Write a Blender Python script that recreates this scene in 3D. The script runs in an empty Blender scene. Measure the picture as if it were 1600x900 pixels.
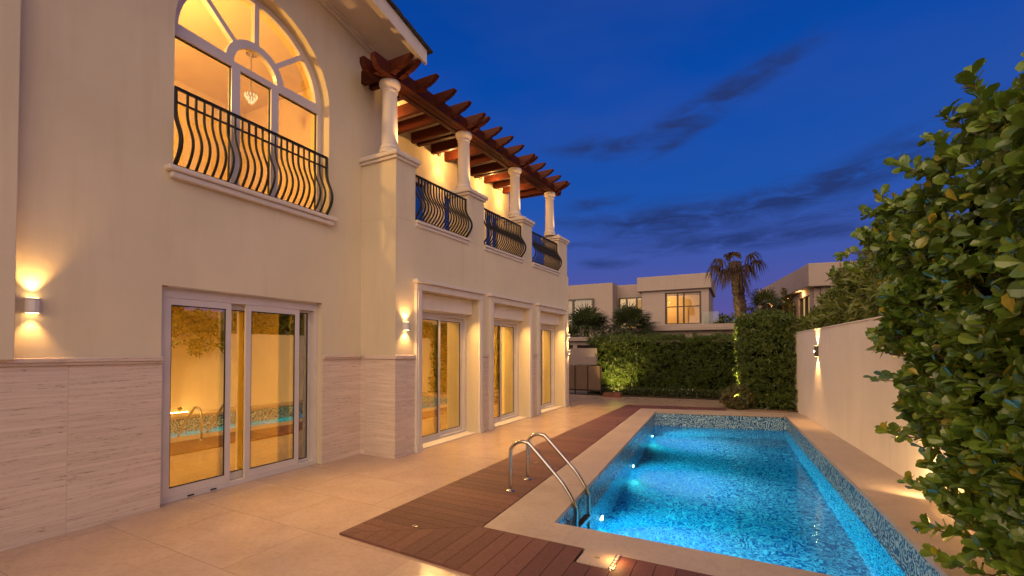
import bpy, math, random
import numpy as np
from mathutils import Vector, Matrix, noise as mnoise
random.seed(7); RNG = np.random.default_rng(11)
PI = math.pi; R = math.radians
sc = bpy.context.scene
COL = sc.collection

# ------------------------------------------------------------------ camera
TH = math.atan(355/690.)
cam_d = bpy.data.cameras.new('camera'); cam = bpy.data.objects.new('camera', cam_d); COL.objects.link(cam)
cam.location = (0, 0, 1.7); cam.rotation_euler = (R(91), 0, TH)
cam_d.sensor_width = 36; cam_d.lens = 690/1600*36
cam_d.shift_y = (548-690*math.tan(R(1))-450)/1600
cam_d.clip_start = .05; cam_d.clip_end = 2000
sc.camera = cam

# ------------------------------------------------------------------ render / exposure
sc.render.engine = 'CYCLES'
sc.cycles.use_denoising = True
sc.cycles.sample_clamp_indirect = 4
sc.cycles.max_bounces = 8; sc.cycles.transparent_max_bounces = 12
sc.cycles.caustics_reflective = False; sc.cycles.caustics_refractive = False
sc.view_settings.view_transform = 'Standard'; sc.view_settings.look = 'None'
sc.view_settings.gamma = 1; sc.view_settings.use_curve_mapping = False
sc.view_settings.exposure = 0

# ------------------------------------------------------------------ node helpers
class NT:
    def __init__(s, nt): s.nt = nt; s.n = nt.nodes; s.l = nt.links
    def new(s, t, **kw):
        nd = s.n.new(t)
        for k, v in kw.items(): setattr(nd, k, v)
        return nd
    def put(s, sock, v):
        if isinstance(v, bpy.types.NodeSocket): s.l.new(v, sock)
        elif v is not None:
            if isinstance(v, (tuple, list)) and len(v) == 3 and sock.type == 'RGBA': v = (*v, 1)
            sock.default_value = v
    def math(s, op, a, b=None, c=None, clamp=False):
        nd = s.new('ShaderNodeMath', operation=op, use_clamp=clamp)
        s.put(nd.inputs[0], a); s.put(nd.inputs[1], b); s.put(nd.inputs[2], c)
        return nd.outputs[0]
    def vmath(s, op, a, b=None):
        nd = s.new('ShaderNodeVectorMath', operation=op); s.put(nd.inputs[0], a); s.put(nd.inputs[1], b)
        return nd.outputs[0]
    def mix(s, f, a, b, blend='MIX'):
        nd = s.new('ShaderNodeMix', data_type='RGBA', blend_type=blend)
        s.put(nd.inputs[0], f); s.put(nd.inputs[6], a); s.put(nd.inputs[7], b)
        return nd.outputs[2]
    def ramp(s, f, stops, interp='LINEAR'):
        nd = s.new('ShaderNodeValToRGB'); s.put(nd.inputs[0], f); cr = nd.color_ramp; cr.interpolation = interp
        while len(cr.elements) < len(stops): cr.elements.new(.5)
        for e, (p, c) in zip(cr.elements, stops):
            e.position = p; e.color = (*c, 1) if len(c) == 3 else c
        return nd.outputs[0]
    def noise(s, vec, scale, detail=4, rough=.55, dist=0, out=0):
        nd = s.new('ShaderNodeTexNoise'); s.put(nd.inputs['Vector'], vec)
        nd.inputs['Scale'].default_value = scale; nd.inputs['Detail'].default_value = detail
        nd.inputs['Roughness'].default_value = rough; nd.inputs['Distortion'].default_value = dist
        return nd.outputs[out]
    def maprange(s, v, a, b, c=0, d=1):
        nd = s.new('ShaderNodeMapRange'); s.put(nd.inputs[0], v)
        for i, x in enumerate((a, b, c, d)): nd.inputs[i+1].default_value = x
        return nd.outputs[0]
    def xyz(s, v):
        nd = s.new('ShaderNodeSeparateXYZ'); s.put(nd.inputs[0], v); return nd.outputs
    def comb(s, x, y, z):
        nd = s.new('ShaderNodeCombineXYZ')
        for i, v in enumerate((x, y, z)): s.put(nd.inputs[i], v)
        return nd.outputs[0]
    def pos(s): return s.new('ShaderNodeNewGeometry').outputs['Position']
    def bump(s, h, strength=.3, dist=.01):
        nd = s.new('ShaderNodeBump'); nd.inputs['Strength'].default_value = strength; nd.inputs['Distance'].default_value = dist
        s.put(nd.inputs['Height'], h); return nd.outputs[0]

# ------------------------------------------------------------------ world: clear dusk sky with streaks of cloud
w = bpy.data.worlds.new('World'); sc.world = w; w.use_nodes = True
T = NT(w.node_tree); T.n.clear()
gen = T.new('ShaderNodeTexCoord').outputs['Generated']
gx_, gy_, gz_ = T.xyz(gen)
el = T.math('ARCSINE', gz_)
az = T.math('ARCTAN2', gx_, gy_)
skyc = T.ramp(T.math('DIVIDE', T.math('ADD', el, .1), 1.2, clamp=True), [
    (0.08, (.19, .10, .26)), (.155, (.105, .088, .33)), (.24, (.052, .094, .39)), (.34, (.012, .086, .41)),
    (.52, (.003, .066, .385)), (.72, (.001, .045, .29)), (1.0, (.002, .028, .20))])
def _blob(a, e, sa, se, k, amp):
    da = T.math('SUBTRACT', az, a); de = T.math('SUBTRACT', T.math('SUBTRACT', el, e), T.math('MULTIPLY', da, k))
    q = T.math('ADD', T.math('POWER', T.math('ABSOLUTE', T.math('DIVIDE', da, sa)), 2.0), T.math('POWER', T.math('ABSOLUTE', T.math('DIVIDE', de, se)), 2.0))
    return T.math('MULTIPLY', T.math('POWER', 2.718, T.math('MULTIPLY', q, -1)), amp)
def dirpix(u, v):   # photograph direction -> azimuth and elevation of a cloud
    x = (u-800)/690.; y = (548-v)/690.
    return math.atan(x)-TH, math.atan(y/math.hypot(1, x))
sky_clouds = [(930, 228, .085, .017, .0, .85), (1100, 165, .14, .020, .30, .9), (1200, 105, .10, .020, .25, .45), (1065, 215, .07, .014, .35, .75),
          (1270, 296, .16, .026, .12, 1.0), (1380, 250, .14, .015, .2, .5), (1040, 345, .13, .030, .03, 1.05), (1190, 372, .20, .016, .0, .95),
          (930, 318, .09, .012, .05, .6), (945, 412, .06, .010, .0, .85), (900, 347, .05, .011, .0, .6), (1320, 330, .18, .012, .05, .5),
          (905, 385, .06, .009, 0, .55), (1480, 180, .10, .014, .2, .35)]
tot = None
for u, v, sa, se, k, amp in sky_clouds:
    a, e = dirpix(u, v)
    b = _blob(a, e, sa, se, k, amp); tot = b if tot is None else T.math('ADD', tot, b)
cn = T.noise(T.comb(T.math('MULTIPLY', az, 7), T.math('MULTIPLY', el, 26), 0), 1.6, 7, .62, .6)
cn2 = T.noise(T.comb(T.math('MULTIPLY', az, 2), T.math('MULTIPLY', el, 6), 3.), 1.1, 3, .5)
cmask = T.math('POWER', T.maprange(T.math('MULTIPLY', tot, T.maprange(cn, .30, .72, .0, 2.2)), .10, 1.35, 0, 1), .8)
base2 = T.mix(T.maprange(cn2, .35, .75, 0, .30), skyc, (.06, .09, .36))
skyf = T.mix(T.math('MULTIPLY', cmask, .95), base2, (.018, .040, .165))
dt = T.new('ShaderNodeVectorMath', operation='DOT_PRODUCT'); T.put(dt.inputs[0], gen); dt.inputs[1].default_value = tuple(Vector((.08, -.90, .42)).normalized())
lobe = T.math('MULTIPLY', T.math('POWER', T.math('MAXIMUM', dt.outputs['Value'], 0), 1.35), T.maprange(gz_, -.02, .06))
skyf = T.mix(1.0, skyf, T.mix(lobe, (0, 0, 0), (2.30, 1.62, .80)), 'ADD')   # sunset glow low in the sky behind the camera
bg = T.new('ShaderNodeBackground'); T.put(bg.inputs[0], skyf); bg.inputs[1].default_value = 1.0
T.l.new(bg.outputs[0], T.new('ShaderNodeOutputWorld').inputs[0])

# ------------------------------------------------------------------ sun: the broad warm afterglow behind the camera
sd = bpy.data.lights.new('afterglow', 'SUN'); sd.energy = 1.5; sd.color = (1, .68, .36); sd.angle = R(50)
so = bpy.data.objects.new('afterglow', sd); COL.objects.link(so)
so.rotation_euler = Vector((.42, .80, -.42)).to_track_quat('-Z', 'Y').to_euler()

# ------------------------------------------------------------------ materials
def material(name):
    m = bpy.data.materials.new(name); m.use_nodes = True; t = NT(m.node_tree); t.n.clear()
    out = t.new('ShaderNodeOutputMaterial'); b = t.new('ShaderNodeBsdfPrincipled'); t.l.new(b.outputs[0], out.inputs[0])
    return m, t, b, out
M = {}
def simple(name, col, rough=.5, metal=0, var=.12, vs=3, bump=0, bs=80, spec=.5):
    m, t, b, o = material(name); p = t.pos()
    c2 = tuple(max(0, x*(1-var*2)) for x in col)
    t.put(b.inputs['Base Color'], t.mix(t.maprange(t.noise(p, vs, 5), .3, .7), col, c2))
    t.put(b.inputs['Roughness'], t.maprange(t.noise(p, vs*4, 3), .3, .7, rough*.85, min(1, rough*1.15)))
    b.inputs['Metallic'].default_value = metal; b.inputs['Specular IOR Level'].default_value = spec
    if bump: t.put(b.inputs['Normal'], t.bump(t.noise(p, bs, 4), bump, .004))
    M[name] = m; return m
def emit(name, col, s):
    m = bpy.data.materials.new(name); m.use_nodes = True; t = NT(m.node_tree); t.n.clear()
    e = t.new('ShaderNodeEmission'); t.put(e.inputs[0], col); e.inputs[1].default_value = s
    t.l.new(e.outputs[0], t.new('ShaderNodeOutputMaterial').inputs[0]); M[name] = m; return m

def plaster(name, col, seed=0):
    m, t, b, o = material(name); p = t.pos()
    big = t.noise(t.vmath('ADD', p, (seed, 0, 0)), .9, 4, .6)
    streak = t.noise(t.vmath('MULTIPLY', p, (5, 5, .5)), 1.3, 5, .6)
    c = t.mix(t.maprange(big, .3, .7), col, tuple(x*.90 for x in col))
    c = t.mix(t.maprange(streak, .50, .8, 0, .5), c, (col[0]*.82, col[1]*.78, col[2]*.72))
    t.put(b.inputs['Base Color'], c); b.inputs['Roughness'].default_value = .85; b.inputs['Specular IOR Level'].default_value = .25
    h = t.math('ADD', t.noise(p, 160, 4, .7), t.math('MULTIPLY', t.noise(p, 9, 3), 1.4))
    t.put(b.inputs['Normal'], t.bump(h, .30, .006))
    M[name] = m
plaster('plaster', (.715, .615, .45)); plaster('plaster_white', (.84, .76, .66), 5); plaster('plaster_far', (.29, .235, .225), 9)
plaster('trim', (.72, .64, .57), 3)

m, t, b, o = material('travertine'); p = t.pos(); px, py, pz = t.xyz(p); u = t.math('ADD', px, py)
brk = t.new('ShaderNodeTexBrick'); t.put(brk.inputs['Vector'], t.comb(t.math('ADD', u, 3.80), t.math('SUBTRACT', pz, .14-.476), 0))
brk.offset = .0; brk.inputs['Scale'].default_value = 1; brk.inputs['Brick Width'].default_value = .92; brk.inputs['Row Height'].default_value = .476
brk.inputs['Mortar Size'].default_value = .0035; brk.inputs['Mortar Smooth'].default_value = .3
brk.inputs['Color1'].default_value = (0, 0, 0, 1); brk.inputs['Color2'].default_value = (1, 1, 1, 1)
cellv = brk.outputs['Color']; ofs = t.vmath('MULTIPLY', t.comb(cellv, cellv, cellv), (3, 5, 7))
vec = t.comb(t.math('MULTIPLY', u, 1.6), t.math('MULTIPLY', pz, 48), 0); vec = t.vmath('ADD', vec, ofs)
st = t.noise(vec, 1.0, 6, .65, .5); st2 = t.noise(t.vmath('MULTIPLY', vec, (.6, .35, 1)), 1, 3, .5)
c = t.ramp(st, [(.24, (.44, .32, .26)), (.38, (.62, .48, .40)), (.52, (.71, .57, .485)), (.72, (.80, .68, .60))])
c = t.mix(t.maprange(st2, .4, .7, 0, .5), c, (.60, .48, .40))
c = t.mix(t.math('MULTIPLY', t.maprange(cellv, 0, 1), .22), c, (.46, .36, .29))
pits = t.noise(t.comb(t.math('MULTIPLY', u, 14), t.math('MULTIPLY', pz, 95), px), 1.0, 3, .6)
pm = t.math('MULTIPLY', t.maprange(pits, .58, .66), t.maprange(st, .55, .40))
c = t.mix(t.math('MULTIPLY', pm, .75), c, (.16, .10, .07))
c = t.mix(t.math('MULTIPLY', brk.outputs['Fac'], .45), c, (.42, .33, .28))
t.put(b.inputs['Base Color'], c); b.inputs['Roughness'].default_value = .62
t.put(b.inputs['Normal'], t.bump(t.math('SUBTRACT', t.math('MULTIPLY', st, .5), t.math('ADD', pm, t.math('MULTIPLY', brk.outputs['Fac'], 1.0))), .35, .006))
M['travertine'] = m

def stone_floor(name, c1, c2, joint, bw, rh, off, rough=.33, ms=.004):
    m, t, b, o = material(name); p = t.pos(); px, py, pz = t.xyz(p)
    brk = t.new('ShaderNodeTexBrick'); t.put(brk.inputs['Vector'], t.comb(px, t.math('ADD', py, .35), 0)); brk.offset = off
    brk.inputs['Scale'].default_value = 1; brk.inputs['Brick Width'].default_value = bw; brk.inputs['Row Height'].default_value = rh
    brk.inputs['Mortar Size'].default_value = ms; brk.inputs['Mortar Smooth'].default_value = .2
    brk.inputs['Color1'].default_value = (0, 0, 0, 1); brk.inputs['Color2'].default_value = (1, 1, 1, 1)
    cv = brk.outputs['Color']
    n1 = t.noise(t.vmath('ADD', p, t.vmath('MULTIPLY', t.comb(cv, cv, cv), (7, 3, 5))), 2.2, 7, .62, .3)
    n2 = t.noise(p, 22, 5, .65)
    c = t.mix(t.maprange(n1, .25, .72), c1, c2)
    c = t.mix(t.maprange(n2, .45, .75, 0, .45), c, tuple(x*.72 for x in c1))
    c = t.mix(t.math('MULTIPLY', cv, .20), c, tuple(x*.80 for x in c2))
    stain = t.noise(p, .7, 5, .6, .4)
    c = t.mix(t.maprange(stain, .55, .75, 0, .28), c, tuple(x*.62 for x in c1))
    c = t.mix(t.math('MULTIPLY', brk.outputs['Fac'], .5), c, joint)
    t.put(b.inputs['Base Color'], c)
    t.put(b.inputs['Roughness'], t.maprange(t.noise(p, 1.6, 3, .5), .2, .8, rough*.8, rough*1.35))
    t.put(b.inputs['Normal'], t.bump(t.math('SUBTRACT', t.math('MULTIPLY', n2, .25), brk.outputs['Fac']), .25, .004))
    M[name] = m
stone_floor('paving', (.40, .275, .200), (.53, .375, .285), (.22, .155, .11), 1.2, .80, .5, .165, .0045)
stone_floor('coping', (.36, .275, .22), (.45, .355, .29), (.30, .24, .19), 1.4, 50, 0, .42, .002)

m, t, b, o = material('decking'); p = t.pos(); att = t.new('ShaderNodeAttribute', attribute_name='var').outputs['Color']
ax, ay, az_ = t.xyz(att)
g = t.noise(t.vmath('ADD', t.vmath('MULTIPLY', p, (14, 14, 14)), t.vmath('MULTIPLY', att, (30, 0, 0))), 2.5, 5, .7)
c = t.mix(ax, (.098, .034, .026), (.160, .060, .045)); c = t.mix(t.maprange(g, .4, .8, 0, .45), c, (.060, .026, .018))
c = t.mix(t.maprange(t.noise(p, 1.8, 6, .7), .55, .8, 0, .35), c, (.17, .085, .065))
t.put(b.inputs['Base Color'], c); t.put(b.inputs['Roughness'], t.maprange(g, .2, .8, .50, .75)); t.put(b.inputs['Normal'], t.bump(g, .25, .003))
M['decking'] = m

m, t, b, o = material('pergola_wood'); p = t.pos(); px, py, pz = t.xyz(p)
g = t.noise(t.vmath('MULTIPLY', p, (3, 14, 30)), 1.6, 6, .65, .4)
t.put(b.inputs['Base Color'], t.ramp(g, [(.25, (.024, .004, .0015)), (.5, (.062, .010, .003)), (.75, (.10, .020, .006))]))
t.put(b.inputs['Roughness'], t.maprange(g, .3, .7, .55, .75)); b.inputs['Specular IOR Level'].default_value = .18; t.put(b.inputs['Normal'], t.bump(g, .35, .004)); M['pergola_wood'] = m

simple('frame_white', (.67, .61, .60), .38, var=.05, bump=.05); simple('gasket', (.02, .018, .016), .6)
simple('iron', (.012, .010, .009), .5, var=.2, spec=.35); simple('steel', (.55, .52, .48), .20, 1, .1, 12)
simple('cream_board', (.72, .62, .45), .6, bump=.1); simple('roof_tile', (.045, .038, .035), .7, var=.3, vs=6, bump=.3, bs=30)
simple('room_paint', (.80, .66, .42), .8, var=.05); simple('room_floor', (.55, .42, .28), .25, var=.1)
simple('curtain_cloth', (.06, .035, .02), .9, var=.2); simple('lamp_white', (.75, .70, .66), .4, var=.04); simple('lamp_dark', (.045, .035, .03), .4)
simple('soil', (.045, .028, .018), .95, bump=.5, bs=25); simple('ground_sand', (.20, .16, .12), .95, bump=.4, bs=20)
simple('fence_brown', (.16, .10, .065), .6, var=.15); simple('terracotta', (.22, .08, .045), .8, var=.2)
simple('bark', (.14, .095, .06), .95, var=.3, vs=14, bump=.8, bs=40); simple('palm_bark', (.060, .034, .024), .95, var=.35, vs=16, bump=.9, bs=35)
simple('dark_bronze', (.03, .022, .018), .35); simple('parasol_cloth', (.20, .17, .14), .9)
simple('twig', (.09, .06, .035), .9); simple('hedge_shade', (.010, .014, .006), 1.0, spec=0); simple('white_petal', (.75, .72, .66), .6)  # near-black core colour stands in for shade deep inside the hedges
simple('drain_blue', (.30, .55, .62), .5)
emit('lamp_glow', (1, .62, .24), 14); emit('pool_glow', (.62, .92, 1), 22); emit('strip_glow', (1, .60, .22), 3)
emit('crystal_glow', (1, .74, .38), 2.2); emit('small_bulb', (1, .66, .30), 260)

def leafmat(name, c1, c2, c3, rough=.35, trans=.25, coat=.0):
    m, t, b, o = material(name); att = t.new('ShaderNodeAttribute', attribute_name='var').outputs['Color']
    ax, ay, az_ = t.xyz(att)
    c = t.mix(ax, c1, c2); c = t.mix(t.maprange(ay, .93, .99), c, c3)
    c = t.mix(t.maprange(t.noise(t.pos(), 40, 3), .45, .75, 0, .3), c, tuple(x*.6 for x in c1))
    t.put(b.inputs['Base Color'], c); b.inputs['Roughness'].default_value = rough
    tr = t.new('ShaderNodeBsdfTranslucent'); t.put(tr.inputs[0], t.mix(.5, c, (.16, .20, .02)))
    mx = t.new('ShaderNodeMixShader'); mx.inputs[0].default_value = trans
    t.l.new(b.outputs[0], mx.inputs[1]); t.l.new(tr.outputs[0], mx.inputs[2]); t.l.new(mx.outputs[0], o.inputs[0]); M[name] = m
leafmat('leaf_clusia', (.055, .115, .015), (.145, .225, .030), (.36, .30, .03), .24, .25)
leafmat('leaf_hedge', (.045, .080, .016), (.11, .15, .028), (.14, .12, .03), .40, .25)
leafmat('leaf_shrub', (.095, .13, .026), (.19, .21, .04), (.22, .17, .05), .38, .28)
leafmat('leaf_palm', (.028, .042, .014), (.06, .075, .025), (.09, .07, .02), .45, .15)
leafmat('leaf_dead', (.018, .009, .007), (.040, .017, .012), (.12, .04, .03), .9, .05)
leafmat('leaf_red', (.060, .085, .020), (.12, .09, .03), (.38, .10, .07), .5, .2)
leafmat('leaf_cover', (.030, .045, .012), (.06, .08, .02), (.5, .5, .4), .5, .2)

def glass(name, refl, tint, through, fac):
    m = bpy.data.materials.new(name); m.use_nodes = True; t = NT(m.node_tree); t.n.clear()
    g = t.new('ShaderNodeBsdfGlossy'); t.put(g.inputs[0], refl); g.inputs['Roughness'].default_value = .0
    t.put(g.inputs['Normal'], t.bump(t.noise(t.pos(), 1.1, 2), .05, .01))
    tr = t.new('ShaderNodeBsdfTransparent'); t.put(tr.inputs[0], through)
    mx = t.new('ShaderNodeMixShader'); mx.inputs[0].default_value = fac
    t.l.new(tr.outputs[0], mx.inputs[1]); t.l.new(g.outputs[0], mx.inputs[2]); t.l.new(mx.outputs[0], t.new('ShaderNodeOutputMaterial').inputs[0]); M[name] = m
glass('glass_clear', (.6, .65, .7), 0, (.85, .87, .86), .07)
glass('glass_amber', (1, .90, .50), 0, (.95, .84, .50), .70)
glass('glass_plain', (1, .72, .36), 0, (.92, .88, .80), .22)
glass('glass_dark', (.8, .85, .9), 0, (.20, .20, .22), .35)

# pool mosaic (UVs are metres along each wall and across the floor)
m, t, b, o = material('mosaic'); uv = t.new('ShaderNodeUVMap', uv_map='UVMap').outputs[0]
ux, uy, _ = t.xyz(uv); S = .019
cx = t.math('MULTIPLY', t.math('FLOOR', t.math('DIVIDE', ux, S)), S); cyy = t.math('MULTIPLY', t.math('FLOOR', t.math('DIVIDE', uy, S)), S)
cell = t.comb(cx, cyy, 0)
n = t.noise(cell, 3.4, 1.0, .5, .3)
worm = t.math('SINE', t.math('MULTIPLY', n, 118))
wn = t.new('ShaderNodeTexWhiteNoise'); wn.noise_dimensions = '2D'; t.put(wn.inputs['Vector'], t.comb(t.math('DIVIDE', cx, S), t.math('DIVIDE', cyy, S), 0))
wv = t.math('ADD', worm, t.math('MULTIPLY', t.math('SUBTRACT', wn.outputs[0], .5), .7))
c = t.ramp(t.maprange(wv, -1, 1), [(.34, (.006, .045, .19)), (.50, (.018, .13, .38)), (.62, (.20, .44, .70)), (.84, (.44, .67, .82))])
c = t.mix(t.math('MULTIPLY', wn.outputs[0], .25), c, (.05, .22, .42))
fx = t.math('FRACT', t.math('DIVIDE', ux, S)); fy = t.math('FRACT', t.math('DIVIDE', uy, S))
gr = t.math('MAXIMUM', t.math('LESS_THAN', fx, .09), t.math('LESS_THAN', fy, .09))
c = t.mix(t.math('MULTIPLY', gr, .5), c, (.30, .38, .42))
t.put(b.inputs['Base Color'], c); b.inputs['Roughness'].default_value = .25; M['mosaic'] = m

m = bpy.data.materials.new('pool_water'); m.use_nodes = True; t = NT(m.node_tree); t.n.clear()
g = t.new('ShaderNodeBsdfGlass'); g.inputs['IOR'].default_value = 1.33; g.inputs['Roughness'].default_value = 0; t.put(g.inputs[0], (.55, .93, .96))
p = t.pos(); h = t.math('ADD', t.noise(p, 5.5, 3, .5, .5), t.math('MULTIPLY', t.noise(p, 17, 2), .22))
t.put(g.inputs['Normal'], t.bump(h, .20, .02)); t.l.new(g.outputs[0], t.new('ShaderNodeOutputMaterial').inputs[0]); M['pool_water'] = m

# ------------------------------------------------------------------ mesh builder
def warp(v):
    x, y, z = v; d = y-5.4
    return (x+.015*d, y, z+(max(z-1.7, 0))*.0095*d)
class MB:
    def __init__(s, w=False): s.v = []; s.f = []; s.w = w; s.uv = None; s.var = None; s.mi = None
    def add(s, vs, fs):
        n = len(s.v); s.v += [tuple(a) for a in vs]; s.f += [tuple(i+n for i in f) for f in fs]; return s
    def box(s, x0, x1, y0, y1, z0, z1):
        if x0 > x1: x0, x1 = x1, x0
        if y0 > y1: y0, y1 = y1, y0
        if z0 > z1: z0, z1 = z1, z0
        return s.add([(x0,y0,z0),(x1,y0,z0),(x1,y1,z0),(x0,y1,z0),(x0,y0,z1),(x1,y0,z1),(x1,y1,z1),(x0,y1,z1)],
              [(0,3,2,1),(4,5,6,7),(0,1,5,4),(1,2,6,5),(2,3,7,6),(3,0,4,7)])
    def prism(s, poly, axis, a, b):       # poly in the other two axes (cyclic order), swept along axis from a to b
        n = len(poly)
        def mk(p, h): return {'x': (h, p[0], p[1]), 'y': (p[0], h, p[1]), 'z': (p[0], p[1], h)}[axis]
        vs = [mk(p, a) for p in poly]+[mk(p, b) for p in poly]
        fs = [tuple(range(n))[::-1], tuple(range(n, 2*n))]+[(i, (i+1) % n, n+(i+1) % n, n+i) for i in range(n)]
        return s.add(vs, fs)
    def tube(s, pts, r, seg=10, cap=True):
        pts = [Vector(p) for p in pts]; n = len(pts); rs = r if isinstance(r, (list, tuple)) else [r]*n
        up = Vector((0, 0, 1)); vs = []; prev = None
        for i, p in enumerate(pts):
            d = (pts[min(i+1, n-1)]-pts[max(i-1, 0)]).normalized()
            a = prev if prev is not None else (Vector((1, 0, 0)) if abs(d.z) > .9 else up)
            a = (a-d*a.dot(d)).normalized(); prev = a; b2 = d.cross(a)
            for k in range(seg):
                t = 2*PI*k/seg; vs.append(p+(a*math.cos(t)+b2*math.sin(t))*rs[i])
        fs = [(i*seg+k, i*seg+(k+1) % seg, (i+1)*seg+(k+1) % seg, (i+1)*seg+k) for i in range(n-1) for k in range(seg)]
        if cap: fs += [tuple(range(seg))[::-1], tuple(range((n-1)*seg, n*seg))]
        return s.add(vs, fs)
    def lathe(s, prof, c, seg=32):
        n = len(prof); vs = [(c[0]+r*math.cos(2*PI*k/seg), c[1]+r*math.sin(2*PI*k/seg), c[2]+z) for r, z in prof for k in range(seg)]
        fs = [(i*seg+k, i*seg+(k+1) % seg, (i+1)*seg+(k+1) % seg, (i+1)*seg+k) for i in range(n-1) for k in range(seg)]
        fs += [tuple(range(seg))[::-1], tuple(range((n-1)*seg, n*seg))]
        return s.add(vs, fs)
    def build(s, name, mat, parent=None, bevel=0, smooth=False, loc=None):
        vs = [warp(v) for v in s.v] if s.w else s.v
        off = Vector(loc) if loc is not None else (wloc(parent) if parent else Vector((0, 0, 0)))
        me = bpy.data.meshes.new(name); me.from_pydata([(v[0]-off.x, v[1]-off.y, v[2]-off.z) for v in vs], [], s.f); me.update()
        ob = bpy.data.objects.new(name, me); COL.objects.link(ob)
        if loc is not None and not parent: ob.location = loc
        if parent: ob.parent = parent
        if loc is not None and parent: ob.location = Vector(loc)-wloc(parent)
        me.materials.append(M[mat])
        if smooth:
            me.polygons.foreach_set('use_smooth', [True]*len(me.polygons))
            try: me.set_sharp_from_angle(angle=R(40))
            except Exception: pass
        if s.var is not None:
            ca = me.color_attributes.new('var', 'FLOAT_COLOR', 'POINT'); arr = np.ones((len(s.v), 4), 'f'); arr[:, :2] = s.var; ca.data.foreach_set('color', arr.ravel())
        if bevel:
            bm = ob.modifiers.new('bevel', 'BEVEL'); bm.width = bevel; bm.segments = 2; bm.limit_method = 'ANGLE'; bm.angle_limit = R(40)
        return ob
def wloc(o):
    v = Vector((0, 0, 0))
    while o: v += o.location; o = o.parent
    return v
def tag(o, label, cat, group=None, kind=None):
    o['label'] = label; o['category'] = cat
    if group: o['group'] = group
    if kind: o['kind'] = kind
    return o
def thing(name, loc, label, cat, group=None):
    o = bpy.data.objects.new(name, None); COL.objects.link(o); o.location = loc; o.empty_display_size = .2
    return tag(o, label, cat, group)
def struct(o, kind='structure'): o['kind'] = kind; return o
def light(name, kind, loc, energy, col, parent=None, size=.03, to=None, cone=None, blend=.6):
    d = bpy.data.lights.new(name, kind); d.energy = energy; d.color = col
    if kind == 'AREA': d.size = size
    else: d.shadow_soft_size = size
    if cone: d.spot_size = R(cone); d.spot_blend = blend
    o = bpy.data.objects.new(name, d); COL.objects.link(o)
    if parent: o.parent = parent; o.location = Vector(loc)-wloc(parent)
    else: o.location = loc
    if to is not None: o.rotation_euler = (Vector(to)-Vector(loc)).to_track_quat('-Z', 'Y').to_euler()
    return o
def filled(outline, holes, x0, x1, warped=False, axis='x'):
    """extruded flat shape with holes; outline in (y,z) for axis x, in (x,y) for axis z"""
    cu = bpy.data.curves.new('c', 'CURVE'); cu.dimensions = '2D'; cu.fill_mode = 'BOTH'; cu.extrude = (x1-x0)/2
    for poly in [outline]+list(holes):
        sp = cu.splines.new('POLY'); sp.points.add(len(poly)-1); sp.use_cyclic_u = True
        for q, pt in zip(poly, sp.points): pt.co = (q[0], q[1], 0, 1)
    ob = bpy.data.objects.new('c', cu); COL.objects.link(ob)
    dg = bpy.context.evaluated_depsgraph_get(); me = bpy.data.meshes.new_from_object(ob.evaluated_get(dg))
    mb = MB(warped); xc = (x0+x1)/2
    if axis == 'x': vs = [(xc+v.co.z, v.co.x, v.co.y) for v in me.vertices]
    else: vs = [(v.co.x, v.co.y, xc+v.co.z) for v in me.vertices]
    mb.add(vs, [tuple(p.vertices) for p in me.polygons])
    bpy.data.objects.remove(ob); bpy.data.curves.remove(cu); bpy.data.meshes.remove(me)
    return mb
def rect(a, b, c, d): return [(a, c), (b, c), (b, d), (a, d)]
def arc(cy, cz, r, a0, a1, n=24): return [(cy+r*math.cos(R(a0+(a1-a0)*i/n)), cz+r*math.sin(R(a0+(a1-a0)*i/n))) for i in range(n+1)]

# ------------------------------------------------------------------ leaves
LEAF_OBO = ([(.0, 0, 0), (.25, .22, .05), (.25, 0, 0), (.25, -.22, .05), (.6, .46, .10), (.6, 0, .01), (.6, -.46, .10), (.87, .38, .05), (.87, 0, -.02), (.87, -.38, .05), (1, 0, -.05)],
            [(0, 2, 1), (0, 3, 2), (1, 2, 5, 4), (2, 3, 6, 5), (4, 5, 8, 7), (5, 6, 9, 8), (7, 8, 10), (8, 9, 10)])
LEAF_LAN = ([(0, 0, 0), (.4, .5, .08), (.4, -.5, .08), (.42, 0, 0), (1, 0, -.08)], [(0, 3, 1), (0, 2, 3), (1, 3, 4), (3, 2, 4)])
def leaves(P, D, N, L, W, tpl, mat, name, parent):
    """one mesh of leaves: base points P, axes D, normals N, lengths L, widths W"""
    tv = np.array(tpl[0]); k = len(tv); n = len(P)
    D = D/np.linalg.norm(D, axis=1, keepdims=True); N = N-D*(N*D).sum(1, keepdims=True); N /= np.linalg.norm(N, axis=1, keepdims=True)+1e-9
    B = np.cross(N, D); L = L.reshape(-1, 1, 1); W = W.reshape(-1, 1, 1)
    V = P[:, None]+D[:, None]*tv[None, :, 0:1]*L+B[:, None]*tv[None, :, 1:2]*W+N[:, None]*tv[None, :, 2:3]*L
    mb = MB(); mb.v = [tuple(q) for q in V.reshape(-1, 3).tolist()]
    fs = []
    for i in range(n):
        o = i*k; fs += [tuple(a+o for a in f) for f in tpl[1]]
    mb.f = fs; mb.var = np.repeat(RNG.random((n, 2)), k, axis=0)
    return mb.build(name, mat, parent, smooth=False)
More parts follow.
